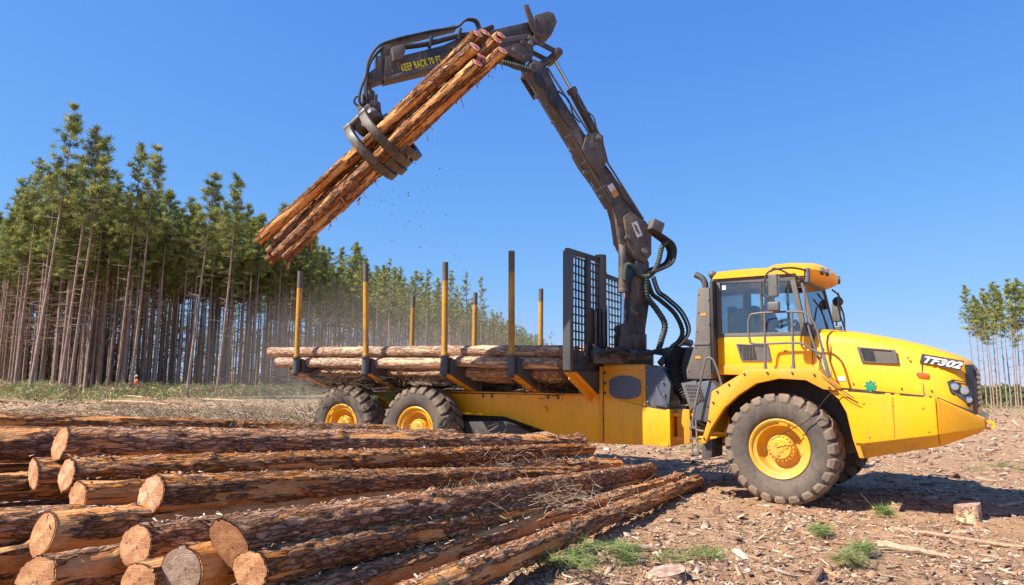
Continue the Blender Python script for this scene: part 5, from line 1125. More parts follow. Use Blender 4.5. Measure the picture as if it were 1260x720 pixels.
PL = {  # r0, r1, peel, slant, oval, bend, label
 'A': (.165, .085, .30, .15, 1.05, 0, 'long dark top log of the pile, its cut end farthest back at left'),
 'B': (.155, .080, .25, -.1, 1.0, 0, 'log whose lit cut end sticks out left below the long top log'),
 'C': (.160, .082, .22, .1, 1.0, 0, 'reddish log directly under the long top log, its ringed end in front of its neighbour'),
 'D': (.155, .080, .35, .0, 1.0, 0, 'short looking log with a clean orange end, tucked behind a larger barked log'),
 'E': (.165, .088, .18, .12, 1.05, 0, 'large barked log notched along its side, pale oval end, middle of pile'),
 'F': (.165, .085, .95, .2, 1.12, 0, 'log stripped of bark at its left end, with a split notched orange cut face'),
 'G': (.150, .085, .15, .1, 1.0, 0, 'dark furrowed log with resin spotted end, left of the slanted cut face'),
 'H': (.165, .085, .20, -.45, 1.12, 0, 'log with a big slanted cut face tipped upward, front middle of the pile'),
 'I': (.140, .088, .28, .0, 1.0, 0, 'log with a small round ringed end directly under the slanted cut face'),
 'J': (.135, .085, .30, 0, 1.0, .02, 'second log from the front edge of the pile, rough bark, near end hidden'),
 'K': (.130, .095, .25, 0, 1.0, .02, 'front outermost log of the pile lying on open ground beside green needles'),
 'L': (.195, .100, .25, 0, 1.0, 0, 'thick dark log entering from the left edge behind the long top log'),
 'N': (.150, .090, .30, 0, 1.0, 0, 'reddish log at the left edge below the thick dark one'),
 'O': (.185, .095, .15, 0, 1.0, 0, 'thick deeply furrowed log at the left edge behind the stripped log'),
 'P': (.125, .095, 1.0, 0, 1.0, 0, 'smooth peeled yellow log in the bottom left corner'),
 'Q': (.145, .085, .25, .2, 1.0, 0, 'low dark log beside the peeled one, its brown end facing left at the bottom'),
 'S': (.125, .085, .8, .1, 1.0, 0, 'low log with orange half peeled side, under the resin spotted end'),
 'T': (.165, .090, .9, -.1, 1.05, 0, 'low log with a grey weathered round end and a pale peeled side'),
 'M': (.075, .060, .4, 0, 1.0, 0, 'thin pale notched log lying behind the pile at the far left'),
 'M2': (.13, .085, .35, 0, 1.0, 0, 'low brown log at the back of the pile reaching toward the truck wheels'),
}
for n, (k, (r0, r1, peel, sl, ov, bd, lab)) in enumerate(PL.items()):
    p0, p1 = [Vector(q) for q in D['pile'][k]]
    p1.z = max(p1.z, r1+.01)
    r0 *= .89
    if k == 'M': p1.z = .75; 
    log('log', p0, r0, p1, r1, 100+n*7, lab, PG, 'bark_pile', 56 if k not in 'M' else 20, .03, peel, 1.0, sl, bd + (-.035, .03, .02, -.03, .025, -.02, .035, -.025)[n % 8], ends=(1, 1), oval=ov, endmat='cut_wood_grey' if k == 'T' else 'cut_wood')
# logs buried below, carrying the upper ones
fill = [('A', .05, -.30, .4), ('A', .12, -.60, .9), ('A', -.12, -.88, .6), ('L', .1, -.36, .2), ('L', .0, -.72, .2), ('E', -.02, -.33, .7), ('E', .12, -.56, 1.0), ('C', .08, -.42, .8), ('B', .15, -.34, .5), ('B', .0, -.64, .7), ('N', .0, -.33, .3), ('N', .2, -.55, .3), ('M2', .0, -.26, 0), ('M2', .3, -.50, .2), ('M2', .1, -.76, .2), ('M', .1, -.30, 0), ('M', .2, -.6, 0), ('F', .3, -.30, .6), ('H', .25, -.32, .8), ('O', .1, -.33, .4)]
for n, (k, dy, dz, sh) in enumerate(fill):
    p0, p1 = [Vector(q) for q in D['pile'][k]]; d = (p1-p0).normalized(); s_ = Vector((-d.y, d.x, 0))
    p0 = p0 + d*sh + s_*dy; p1 = p1 - d*.3 + s_*dy; p0.z = max(p0.z+dz, .12); p1.z = max(p1.z+dz*.9, .09)
    log('log', p0, .145, p1, .085, 400+n*5, 'dark barked log buried in the pile under the upper logs', 'logs buried low in the pile', 'bark_pile', 24, .10, .25)
# ---- held bundle
HL = {'a': 'front upper log in the grapple, pale along its top, full length visible',
      'b': 'upper left log in the grapple bundle, beside the boom lettering', 'c': 'log peeping out behind the upper left one in the grapple bundle',
      'd': 'dark middle log in the grapple bundle, just under the pale front one', 'e': 'lowest log in the grapple bundle, its pink marked end at far right',
      'f': 'inner log of the grapple bundle, pink end between the upper and lowest logs', 'g': 'rear right log of the grapple bundle nearest the boom knuckle',
      'h': 'hidden lower log of the grapple bundle showing between the middle and lowest ones'}
for n, k in enumerate('abcdefgh'):
    A, B_ = H[k]; B2 = B_ + (B_-A).normalized()*[0, .25, .1, .1, 0, .3, .15, .05][n]
    log('log', A, .098 if k in 'ae' else .09, B2, .092, 600+n*9, HL[k], 'logs held in the crane grapple', 'bark_held', 36, .04, .18 if k not in 'ae' else .48, .8, ends=(1, 1), pink=1, yaw=.5, bend=[.02, -.03, .03, -.02, .03, 0, -.02, .02][n])
r_ = random.Random(3)
V = []; Fq = []
for i in range(70):   # loose bark strips hanging off the bundle
    t = r_.random(); k = r_.choice('eeedh'); p = H[k][0].lerp(H[k][1], t) + Vector((r_.gauss(0, .03), r_.gauss(0, .05), -.09)); l = r_.uniform(.05, .22); w = r_.uniform(.008, .03)
    d = Vector((r_.gauss(0, .5), r_.gauss(0, .3), -1)).normalized(); s_ = Vector((r_.gauss(0, 1), r_.gauss(0, 1), 0)).normalized()*w; b0 = len(V)
    V += [p-s_, p+s_, p+d*l*.6+s_*.8, p+d*l*.6-s_*.5, p+d*l+Vector((.02, 0, 0)), p+d*l*.95-s_*.2]; Fq += [(b0, b0+1, b0+2, b0+3), (b0+3, b0+2, b0+4, b0+5)]
Va = np.array([tuple(v) for v in V]); tag(link('bark_shreds', npmesh('bark_shreds', Va, np.array(Fq), 'litter', tint=np.tile([.42, .18, .07], (len(V), 1)))), 'torn shreds of orange bark hanging under the lifted logs', 'bark shreds', kind='stuff')
# ---- load on the truck
lid = 0
def bedlog(s0, s1, v, z, r, lab, grp='logs loaded on the truck bed', peel=.35, na=22, mat='bark_load', dv=0.0, dz=0.0):
    global lid; lid += 1
    log('log', RF.w(s0, v, z), r, RF.w(s1, v+dv, z+dz), r*.95, 800+lid*3, lab, grp, mat, na, .06, peel, .7)
bedlog(-9.48, -2.15, -1.33, 2.325, .105, 'near top log on the truck bed, sticking out past the rearmost stake', dz=-.06)
bedlog(-9.08, -4.45, -1.46, 2.085, .105, 'near second log on the truck bed, directly below the top one, rear half', dz=-.03)
bedlog(-4.60, -2.15, -1.42, 2.10, .10, 'short near log on the truck bed between the third stake and the headboard', dz=-.06)
bedlog(-9.0, -2.3, -1.08, 1.90, .10, 'orange log low on the near side of the truck load, shaded under the sunlit ones', dz=-.01)
ORD = ['first', 'second', 'third', 'fourth', 'fifth', 'sixth', 'seventh', 'eighth', 'ninth', 'tenth', 'eleventh', 'farthest']
for n, (v, z) in enumerate([(-1.05, 2.20), (-.83, 2.27), (-.6, 2.24), (-.37, 2.29), (-.14, 2.25), (.1, 2.30), (.34, 2.27), (.58, 2.32), (.82, 2.30), (1.06, 2.36), (1.3, 2.34), (1.55, 2.38)]):
    bedlog(-9.1-.2*(n % 3), -2.2-.1*(n % 2), v, z, .105, ORD[n] + ' log across the top of the truck load, counted behind the near top log', 'top layer of logs on the truck bed', dz=.02*(n % 2), mat='bark_load' if n != 11 else 'bark_pile')
for v, z in [(-.95, 2.0), (-.7, 2.03), (-.45, 2.01), (-.2, 2.04), (.05, 2.03), (.3, 2.05), (.55, 2.05), (.8, 2.07), (1.05, 2.12), (1.3, 2.12), (-.9, 1.84), (.8, 1.84), (-.5, 1.80), (0, 1.82), (.4, 1.80)]:
    bedlog(-9.0, -2.3, v, z, .11, 'barked log buried inside the truck load', 'logs inside the truck load', na=12)

# ================================================================== scatter pieces
PAL = np.array([[.60, .38, .24], [.68, .46, .31], [.42, .23, .13], [.18, .10, .06], [.72, .54, .38], [.52, .27, .13], [.28, .15, .09], [.60, .42, .30]])
def chips(name, X, Y, Zb, ln, wd, th, tint, mat='litter', tilt=.35, seed=1):
    n = len(X); g = np.random.default_rng(seed); a = g.random(n)*6.283; t = g.normal(0, tilt, n); r2 = g.normal(0, tilt, n); cu = g.normal(0, .25, n)
    base = np.array([[-1, -.6, -1], [1, -1, -1], [.8, 1, -1], [-.9, .7, -1], [-.9, -.5, 1], [.9, -.8, 1], [.7, .8, 1], [-.8, .8, 1]], float)
    P = np.repeat(base[None], n, 0) + g.normal(0, .22, (n, 8, 3))
    P[:, :, 0] *= (ln/2)[:, None]; P[:, :, 1] *= (wd/2)[:, None]; P[:, :, 2] *= (th/2)[:, None]; 
    x, y, z = P[..., 0], P[..., 1], P[..., 2]
    z = z + x*np.sin(t)[:, None] + y*np.sin(r2)[:, None]; ca, sa = np.cos(a)[:, None], np.sin(a)[:, None]
    W = np.stack([x*ca-y*sa+X[:, None], x*sa+y*ca+Y[:, None], z+Zb[:, None]], -1).reshape(-1, 3)
    f = np.array([[0, 3, 2, 1], [4, 5, 6, 7], [0, 1, 5, 4], [1, 2, 6, 5], [2, 3, 7, 6], [3, 0, 4, 7]]); Fq = (np.arange(n)[:, None, None]*8 + f[None]).reshape(-1, 4)
    return link(name, npmesh(name, W, Fq, mat, tint=np.repeat(tint, 8, 0)))
def sample(n, y0, y1, b0=-43, b1=43, p=1.0):
    u = rng.random(n); Y = 1/(1/y0 + (1/y1-1/y0)*u**p); X = Y*np.tan(np.radians(b0 + (b1-b0)*rng.random(n))); return X, Y
def ground_z(X, Y): return gz(X, Y) + relief(X, Y)*(1-sstep(60, 120, np.hypot(X, Y)))
n = 62000; X, Y = sample(n, 4.0, 34); sc = .5+Y/16
dens = fbm(X*.9, Y*.9, 0, 77, 3); keep = (rng.random(n) < np.clip(.65+dens*1.5, .1, 1)*(1-.85*track(X, Y))); X, Y, sc = X[keep], Y[keep], sc[keep]; n = len(X)
ln = rng.lognormal(-3.35, .6, n)*sc; tint = PAL[rng.integers(0, len(PAL), n)]*rng.uniform(.7, 1.15, (n, 1))
tag(chips('bark_chips', X, Y, ground_z(X, Y)+.006, ln, ln*rng.uniform(.15, .7, n), ln*.12+.002, tint, seed=2), 'bark chips and wood splinters strewn over the bare soil', 'bark chips', kind='stuff')
n = 2000; X, Y = sample(n, 4.2, 30); k = rng.random(n) > .9*track(X, Y); X, Y = X[k], Y[k]; n = len(X); ln = rng.lognormal(-2.3, .4, n)*(.7+Y/30)
tag(chips('bark_slabs', X, Y, ground_z(X, Y)+.012, ln, ln*rng.uniform(.2, .6, n), ln*.06+.004, PAL[rng.integers(0, len(PAL), n)]*rng.uniform(.6, .95, (n, 1)), seed=5), 'larger broken slabs of bark lying among the chips', 'bark slabs', kind='stuff')
n = 15000; X, Y = sample(n, 15, 100, p=.7); k = (X < -1) | (Y > 32) | (rng.random(n) < .25); X, Y = X[k], Y[k]; n = len(X); ln = rng.lognormal(-1.85, .6, n)*np.where(X < -1, 1, .7); tint = PAL[rng.integers(0, len(PAL), n)]*rng.uniform(.55, 1.1, (n, 1))
tag(chips('slash', X, Y, ground_z(X, Y)+.04, ln, ln*.10+.02, ln*.05+.02, tint, seed=6, tilt=.3), 'broken branches and slash covering the clearing toward the forest edge', 'slash', kind='stuff')
def sticks(name, P0, P1, r, tint, mat='litter', n=4):
    m = len(P0); d = P1-P0; l = np.linalg.norm(d, axis=1, keepdims=True)+1e-9; d = d/l; ref = np.where(np.abs(d[:, 2:3]) > .9, [[1., 0, 0]], [[0, 0, 1.]]); x = np.cross(d, ref); x /= np.linalg.norm(x, axis=1, keepdims=True)+1e-9; y = np.cross(d, x)
    V = []
    for e, P in enumerate((P0, P1)):
        for k in range(n): a = 2*pi*k/n; V.append(P + (x*cos(a)+y*sin(a))*r[:, None]*(1 if e == 0 else .45))
    V = np.stack(V, 1); f = np.array([[k, (k+1) % n, n+(k+1) % n, n+k] for k in range(n)]); Fq = (np.arange(m)[:, None, None]*2*n + f[None]).reshape(-1, 4)
    return V.reshape(-1, 3), Fq, np.repeat(tint, 2*n, 0)
def rdir(n, up=0.3, g=rng):
    d = g.normal(0, 1, (n, 3)); d[:, 2] = np.abs(d[:, 2])*up; return d/np.linalg.norm(d, axis=1, keepdims=True)
def spikes(C, R, n, ln, w, tint, up=.5, g=rng, flat=1.0):
    """needle sprays: thin triangles bursting from centres C within radius R"""
    m = len(C)*n; c = np.repeat(C, n, 0) + g.normal(0, 1, (m, 3))*np.repeat(R, n)[:, None]*np.array([1, 1, .6]); d = g.normal(0, 1, (m, 3)); d[:, 2] += up; d[:, 2] *= flat; d /= np.linalg.norm(d, axis=1, keepdims=True)
    s = np.cross(d, g.normal(0, 1, (m, 3))); s /= np.linalg.norm(s, axis=1, keepdims=True)+1e-9; L = (np.asarray(ln)*g.uniform(.6, 1.25, m))[:, None]; W = w*g.uniform(.7, 1.3, m)[:, None]
    V = np.stack([c-s*W, c+s*W, c+d*L], 1).reshape(-1, 3); F3 = np.arange(m*3).reshape(-1, 3); t = np.repeat(np.repeat(tint, n, 0)*g.uniform(.75, 1.25, (m, 1)), 3, 0)
    return V, F3, t
# green undergrowth along the forest edge
def edge_pts(n, d0, d1, g=rng):
    E = np.array([(-90, 80), (-56, 72), (-37, 57), (-27, 74), (-25, 96), (-17, 119), (-5, 175), (27, 370)], float); seg = np.linalg.norm(np.diff(E, axis=0), axis=1); cs = np.r_[0, np.cumsum(seg)]
    wts = np.array([1, 1, 1.3, 1.2, .9, .5, .2]); wts = wts*seg; wts /= wts.sum(); i = g.choice(len(seg), n, p=wts); t = g.random(n)[:, None]; P = E[i]*(1-t)+E[i+1]*t; nrm = -P/np.linalg.norm(P, axis=1, keepdims=True); return P + nrm*g.uniform(d0, d1, n)[:, None]
P = np.vstack([edge_pts(8000, -3, 10), edge_pts(1600, 8, 22)]); Cc = np.c_[P, gz(P[:, 0], P[:, 1]) + rng.uniform(.05, .75, len(P))*(.5+.8*(vnoise(P[:, 0]*.5, P[:, 1]*.5, 0, 4) > -.2))]
gt = np.array([[.18, .25, .06], [.28, .33, .09], [.44, .36, .16], [.14, .17, .05], [.50, .34, .19], [.34, .21, .12]])[rng.integers(0, 6, len(P))]
V, F3, t = spikes(Cc, np.full(len(P), .18), 12, .42, .030, gt, .35)
tag(link('undergrowth', npmesh('undergrowth', V, F3, 'needles', tint=t)), 'green ferny undergrowth and cut branches along the forest edge', 'undergrowth', kind='stuff')
# right hand scrub on the slope
X = rng.uniform(18, 230, 7000); Y = rng.uniform(28, 260, 7000); k = (X/Y > .25); X, Y = X[k], Y[k]; m = fbm(X*.12, Y*.12, 0, 31, 3) > -.02; X, Y = X[m], Y[m]; Cc = np.c_[X, Y, gz(X, Y)+.12]
V, F3, t = spikes(Cc, np.full(len(X), .35), 10, .38, .05, gt[rng.integers(0, len(gt), len(X))], .6)
tag(link('grass_patches', npmesh('grass_patches', V, F3, 'needles', tint=t)), 'patchy grass and cut greenery over the clearing at the right', 'grass', kind='stuff')

# ---- people
def limb(name, pts, rad, edges, mat, parent=None, loc=(0, 0, 0), sub=1):
    me = bpy.data.meshes.new(name); me.from_pydata([tuple(p) for p in pts], edges, []); o = link(name, me, parent, loc, mat=mat)
    sk = o.modifiers.new('skin', 'SKIN'); 
    for v, r in zip(me.skin_vertices[0].data, rad): v.radius = (r, r) if not isinstance(r, tuple) else r
    me.skin_vertices[0].data[0].use_root = True
    ss = o.modifiers.new('sub', 'SUBSURF'); ss.levels = sub+1; ss.render_levels = sub+1; sk.use_smooth_shade = True; return o
def person(loc, rotz, label, seated, shirt, hat, sleeve=None):
    """one skinned body; hair, eyes and clothes are children"""
    if seated:
        J = dict(pel=(0, 0, .0), sp=(0, -.02, .22), ch=(0, 0, .42), nk=(0, .02, .56), hd=(0, .04, .68), ht=(0, .03, .80), nose=(0, .12, .69), ls=(-.19, 0, .47), le=(-.24, .10, .22), lh=(-.16, .36, .30), rs=(.19, 0, .47), re=(.24, .10, .22), rh=(.16, .36, .32), lk=(-.13, .45, .03), lf=(-.13, .48, -.40), lt=(-.13, .62, -.42), rk=(.13, .45, .03), rf=(.13, .48, -.40), rt=(.13, .62, -.42))
    else:
        J = dict(pel=(0, 0, .95), sp=(0, 0, 1.12), ch=(0, 0, 1.34), nk=(0, .01, 1.48), hd=(0, .03, 1.60), ht=(0, .02, 1.72), nose=(0, .115, 1.61), ls=(-.18, 0, 1.39), le=(-.24, -.02, 1.12), lh=(-.23, .10, .88), rs=(.18, 0, 1.39), re=(.25, .02, 1.13), rh=(.20, .22, .98), lk=(-.11, .03, .50), lf=(-.12, -.02, .08), lt=(-.13, .13, .04), rk=(.11, .05, .50), rf=(.13, .10, .08), rt=(.14, .25, .04))
    R = dict(pel=.135, sp=.12, ch=.145, nk=.055, hd=.085, ht=.07, nose=.018, ls=.06, le=.042, lh=.032, rs=.06, re=.042, rh=.032, lk=.06, lf=.042, lt=.035, rk=.06, rf=.042, rt=.035)
    E = [('pel', 'sp'), ('sp', 'ch'), ('ch', 'nk'), ('nk', 'hd'), ('hd', 'ht'), ('hd', 'nose'), ('ch', 'ls'), ('ls', 'le'), ('le', 'lh'), ('ch', 'rs'), ('rs', 're'), ('re', 'rh'), ('pel', 'lk'), ('lk', 'lf'), ('lf', 'lt'), ('pel', 'rk'), ('rk', 'rf'), ('rf', 'rt')]
    K = list(J); ix = {k: i for i, k in enumerate(K)}; pts = [J[k] for k in K]; rad = [R[k]*.92 for k in K]; edges = [(ix[a], ix[b]) for a, b in E]
    for h, s in (('lh', -1), ('rh', 1)):      # five fingers
        bx, by, bz = J[h]; dz = -1 if not seated else -.2; dy = .15 if not seated else 1
        for f, (ox, ln_) in enumerate(((-.03, .075), (-.01, .085), (.01, .08), (.03, .065))):
            a = len(pts); pts += [(bx+ox, by+.05*dy, bz+.05*dz), (bx+ox*1.1, by+(.05+ln_)*dy, bz+(.05+ln_)*dz*.9)]; rad += [.010, .008]; edges += [(ix[h], a), (a, a+1)]
        a = len(pts); pts += [(bx-s*.045, by+.03*dy+.01, bz+.02*dz), (bx-s*.06, by+.08*dy+.01, bz+.06*dz)]; rad += [.012, .009]; edges += [(ix[h], a), (a, a+1)]
    root = limb('person', pts, rad, edges, 'skin_tone', None, loc); root.rotation_euler[2] = rotz; tag(root, label, 'person')
    sub = lambda ks, es, rr, nm, m: limb(nm, [J[k] for k in ks], rr, [(ks.index(a), ks.index(b)) for a, b in es], m, root)
    sub(['pel', 'sp', 'ch', 'ls', 'le', 'rs', 're'], [('pel', 'sp'), ('sp', 'ch'), ('ch', 'ls'), ('ls', 'le'), ('ch', 'rs'), ('rs', 're')], [.15, .145, .165, .078, .058, .078, .058], 'shirt', shirt)
    sub(['pel', 'lk', 'lf', 'rk', 'rf'], [('pel', 'lk'), ('lk', 'lf'), ('pel', 'rk'), ('rk', 'rf')], [.15, .078, .06, .078, .06], 'trousers', 'trousers_navy')
    hx, hy, hz = J['ht']; b = MB(); b.ball((hx, hy-.01, hz+.0), .098, 14); o = b.build('hard_hat' if hat else 'hair', hat or 'hair', root)
    for s in (-1, 1): b = MB(); b.ball((J['hd'][0]+s*.032, J['hd'][1]+.078, J['hd'][2]+.03), .012, 8); b.build('eye', 'hair', root)
    b = MB(); b.ball((J['hd'][0], J['hd'][1]+.08, J['hd'][2]-.035), .014, 8); b.build('mouth', 'shirt_red', root)
    return root
p = FH.w(-.32, .86, 2.44); drv = person(p, 0, 'driver in a red and blue shirt sitting behind the side window of the yellow cab', True, 'shirt_blue', None)
drv.rotation_euler[2] = -TF - pi/2
b = MB(); b.ball((-.17, 0, .45), .085, 12); b.ball((.17, 0, .45), .085, 12); b.build('shirt_shoulder', 'shirt_red', drv)
wy = 54.0; wx = (143.5-630)/840*wy
person((wx, wy+3.5, G(wx, wy+3.5)), 2.6, 'tiny worker in an orange shirt standing among the pine trunks', False, 'shirt_orange', 'hat_white')

# ================================================================== pine trees
def trunk_mesh(name, Hh, r, seed, n=7, dead=14, hc=.5):
    g = np.random.default_rng(seed); m = 14; t = np.linspace(0, 1, m); bx = .012*Hh*np.sin(t*2.2+g.random()*6)*t; by = .012*Hh*np.sin(t*1.7+g.random()*6)*t
    bx -= bx[0]; by -= by[0]; R = r*(1-.86*t)*(1+.35*np.exp(-t*60)); a = np.linspace(0, 2*pi, n, endpoint=False)
    V = np.stack([bx[:, None]+R[:, None]*np.cos(a), by[:, None]+R[:, None]*np.sin(a), (t*Hh)[:, None]+0*a-.15*(t[:, None] == 0)], -1).reshape(-1, 3)
    i, j = np.meshgrid(np.arange(m-1), np.arange(n), indexing='ij'); Fq = np.stack([i*n+j, i*n+(j+1) % n, (i+1)*n+(j+1) % n, (i+1)*n+j], -1).reshape(-1, 4)
    hz = g.uniform(.25, hc+.08, dead); P0 = np.c_[np.interp(hz, t, bx), np.interp(hz, t, by), hz*Hh]; aa = g.random(dead)*6.28; L = g.uniform(.4, 1.6, dead)
    P1 = P0 + np.c_[np.cos(aa)*L, np.sin(aa)*L, g.uniform(-.25, .35, dead)]; v2, f2, _ = sticks('', P0, P1, np.full(dead, .022), np.zeros((dead, 3)), n=3)
    return npmesh(name, np.vstack([V, v2]), np.vstack([Fq, f2+len(V)]), 'pine_bark', smooth=True), (t, bx, by)
def crown_arrays(Hh, hc, seed, wide=2.3, whorls=17, curve=None, nsp=14, ln=.42, w=.045, k=1.0):
    g = np.random.default_rng(seed); t, bx, by = curve if curve else (np.array([0, 1.]), np.zeros(2), np.zeros(2)); C = []; R = []; S0 = []; S1 = []; br = []
    for wI in range(whorls):
        f = wI/(whorls-1); h = hc + (1-hc)*(.02+.96*f)**.95; prof = (min(1, .55+f*1.6))*(1-f)**.75*wide + .25
        for q in range(int(g.integers(3, 6)) if f < .9 else 3):
            if g.random() < .12: continue
            a = g.random()*6.28; L = prof*g.uniform(.55, 1.2); up = (.15+.6*f)*L*g.uniform(.6, 1.2); z0 = h*Hh + g.normal(0, .15); x0, y0 = np.interp(h, t, bx), np.interp(h, t, by)
            end = np.array([x0+cos(a)*L, y0+sin(a)*L, z0+up]); st = np.array([x0, y0, z0]); S0.append(st); S1.append(end)
            m = max(2, int(round(L*1.9*k)))
            for u in np.linspace(.42, 1.0, m):
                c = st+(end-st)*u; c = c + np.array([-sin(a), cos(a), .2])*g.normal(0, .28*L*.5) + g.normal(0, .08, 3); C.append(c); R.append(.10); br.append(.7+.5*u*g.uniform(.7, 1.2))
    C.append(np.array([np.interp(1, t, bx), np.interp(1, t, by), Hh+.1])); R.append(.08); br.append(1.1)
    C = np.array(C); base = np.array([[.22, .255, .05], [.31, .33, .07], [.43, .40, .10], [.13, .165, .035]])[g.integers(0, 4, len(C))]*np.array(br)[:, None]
    V, F3, tt = spikes(C, np.array(R), nsp, ln, w, base, .75, g)
    s0, s1 = np.array(S0), np.array(S1); v2, f2, t2 = sticks('', s0, s1, np.full(len(s0), .035), np.tile([[.12, .085, .06]], (len(s0), 1)), n=3)
    f2 = np.vstack([f2[:, [0, 1, 2]], f2[:, [0, 2, 3]]]); return np.vstack([V, v2]), np.vstack([F3, f2+len(V)]), np.vstack([tt, t2])
VAR = []
for s in range(7):
    Hh = [20.5, 21.5, 22.5, 21, 23, 20, 22][s]; tm, cv = trunk_mesh('trunk', Hh, .135+.010*(s % 3), 50+s, dead=34, hc=.55); V, F3, tt = crown_arrays(Hh, [.65, .60, .68, .63, .69, .60, .64][s], 70+s, 1.45+.15*(s % 3), 17, cv, nsp=38, ln=.42, w=.026)
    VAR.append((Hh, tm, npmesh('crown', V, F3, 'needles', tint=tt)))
VARS = []      # slender, high crowned trees
for s in range(4):
    Hh = [23.5, 22.5, 20.5, 19.5][s]; tm, cv = trunk_mesh('trunk', Hh, .14, 150+s, dead=40, hc=.66); V, F3, tt = crown_arrays(Hh, .64, 170+s, 1.5, 16, cv, nsp=38, ln=.42, w=.026)
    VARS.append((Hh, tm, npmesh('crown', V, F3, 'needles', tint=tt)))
def pine(x, y, var, sc, rot, label, group, lean=0.0):
    z = float(gz(x, y)); r = thing('pine_tree', label, 'tree', (x, y, z), rot, group); r.scale = (sc, sc, sc); r.rotation_euler = (lean*cos(rot), -lean*sin(rot), rot) if lean else (0, 0, rot)
    r.rotation_euler = (0, lean, 0) if lean else (0, 0, rot)
    link('trunk', var[1], r, rot=(0, 0, rot) if lean else None); link('crown', var[2], r, rot=(0, 0, rot) if lean else None)
E = [(-100, 84), (-56, 73), (-41, 58), (-27, 76), (-26, 96), (-18.5, 119), (-6, 175), (26, 370)]
g = np.random.default_rng(12); cand = []
# front row and rows behind it, walking back away from the camera
for (x0, y0), (x1, y1) in zip(E, E[1:]):
    L = sqrt((x1-x0)**2+(y1-y0)**2); ux, uy = (x1-x0)/L, (y1-y0)/L; nx, ny = (-uy, ux) if (-uy*x0 + ux*y0) > 0 else (uy, -ux)
    sp = 2.5 if y0 < 130 else 3.6
    for row in range(13 if y0 > 75 else 24):
        for i in range(int(L/sp)):
            s = (i+g.random()*.5+.5*(row % 2))*sp; cand.append((x0+ux*s+nx*row*2.9+g.normal(0, .45), y0+uy*s+ny*row*2.9+g.normal(0, .45), row))
cand = [c for c in cand if atan2(c[0], c[1]) > radians(-44) and not (c[0] > -32 and c[1] < 66)]
cand.sort(key=lambda c: sqrt(c[0]**2+c[1]**2) + 3.0*c[2])
def zone(x, y, row):
    px = 630 + 840*x/y; d = 'edge row' if row < 1 else 'second row' if row < 2 else 'deeper row'
    for lim, w in ((0, 'beyond the left edge of the view'), (45, 'at the far left edge'), (75, 'left of the tall leaning cluster'), (110, 'right behind the tall leaning cluster'), (150, 'between the tall cluster and the worker'), (185, 'just right of the worker'), (225, 'left of the forward pair of pines'), (265, 'around the forward pair of pines'), (310, 'left of the lifted log tips'), (350, 'below the lifted log tips'), (400, 'behind the rearmost stake'), (455, 'behind the dust left of the second stake'), (510, 'between the second stake and third stake'), (2000, 'low on the horizon behind the front stakes')):
        if px < lim: return 'plantation pine, %s, %s' % (d, w)
GF = 'plantation pines at the forest edge'
for n, (x, y, row) in enumerate(cand[:272]):
    v = VAR[int(g.integers(0, 7))]; far_ = (y < 70 and x < -44)
    pine(x, y, v, g.uniform(.80, .97)*(.93 if far_ else 1.0), g.random()*6.28, zone(x, y, row), GF)
rest = cand[272:]; lowV = []
for s in range(4):
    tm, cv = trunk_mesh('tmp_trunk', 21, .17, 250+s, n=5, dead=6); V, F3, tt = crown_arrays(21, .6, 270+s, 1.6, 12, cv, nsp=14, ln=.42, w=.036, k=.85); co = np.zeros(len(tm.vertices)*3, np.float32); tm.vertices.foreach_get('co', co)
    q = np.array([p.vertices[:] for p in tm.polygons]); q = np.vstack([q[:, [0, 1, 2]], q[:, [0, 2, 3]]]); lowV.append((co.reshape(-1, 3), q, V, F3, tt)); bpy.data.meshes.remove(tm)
VT, FT, VC, FC_, TC = [], [], [], [], []; nt = nc = 0
rest = [c for c in rest if c[2] < 8] + [c for c in rest if c[2] >= 8]; ndeep = 0
for x, y, row in rest:
    tv, tf, cvv, cf, ct = lowV[int(g.integers(0, 4))]; ndeep += row >= 8; sc = g.uniform(.84, 1.0)*(1 if row < 8 else .82 if ndeep < 420 and y < 100 else .62); a = g.random()*6.28; M3 = np.array([[cos(a), -sin(a), 0], [sin(a), cos(a), 0], [0, 0, 1]])*sc; off = np.array([x, y, float(gz(x, y))])
    VT.append(tv@M3.T+off); FT.append(tf+nt); nt += len(tv)
    
    if row < 8 or (ndeep < 420 and y < 100): VC.append(cvv@M3.T+off); FC_.append(cf+nc); nc += len(cvv); TC.append(ct)
fo = tag(link('forest', npmesh('forest', np.vstack(VT), np.vstack(FT), 'pine_bark', smooth=True)), 'deep rows of pines receding inside the plantation', 'forest', kind='stuff')
link('crowns', npmesh('crowns', np.vstack(VC), np.vstack(FC_), 'needles', tint=np.vstack(TC)), fo)['kind'] = 'stuff'
P = np.array([(c[0], c[1]) for c in rest if c[2] >= 6]); P = P[g.integers(0, len(P), 6000)] + g.normal(0, 1.5, (6000, 2)); Cc = np.c_[P, gz(P[:, 0], P[:, 1]) + g.uniform(.2, 10, len(P))]
V, F3, t = spikes(Cc, np.full(len(P), .4), 9, .8, .07, np.array([[.07, .09, .03], [.10, .11, .04], [.12, .09, .05]])[g.integers(0, 3, len(P))], .3, g)
link('understory', npmesh('understory', V, F3, 'needles', tint=t), fo)['kind'] = 'stuff'
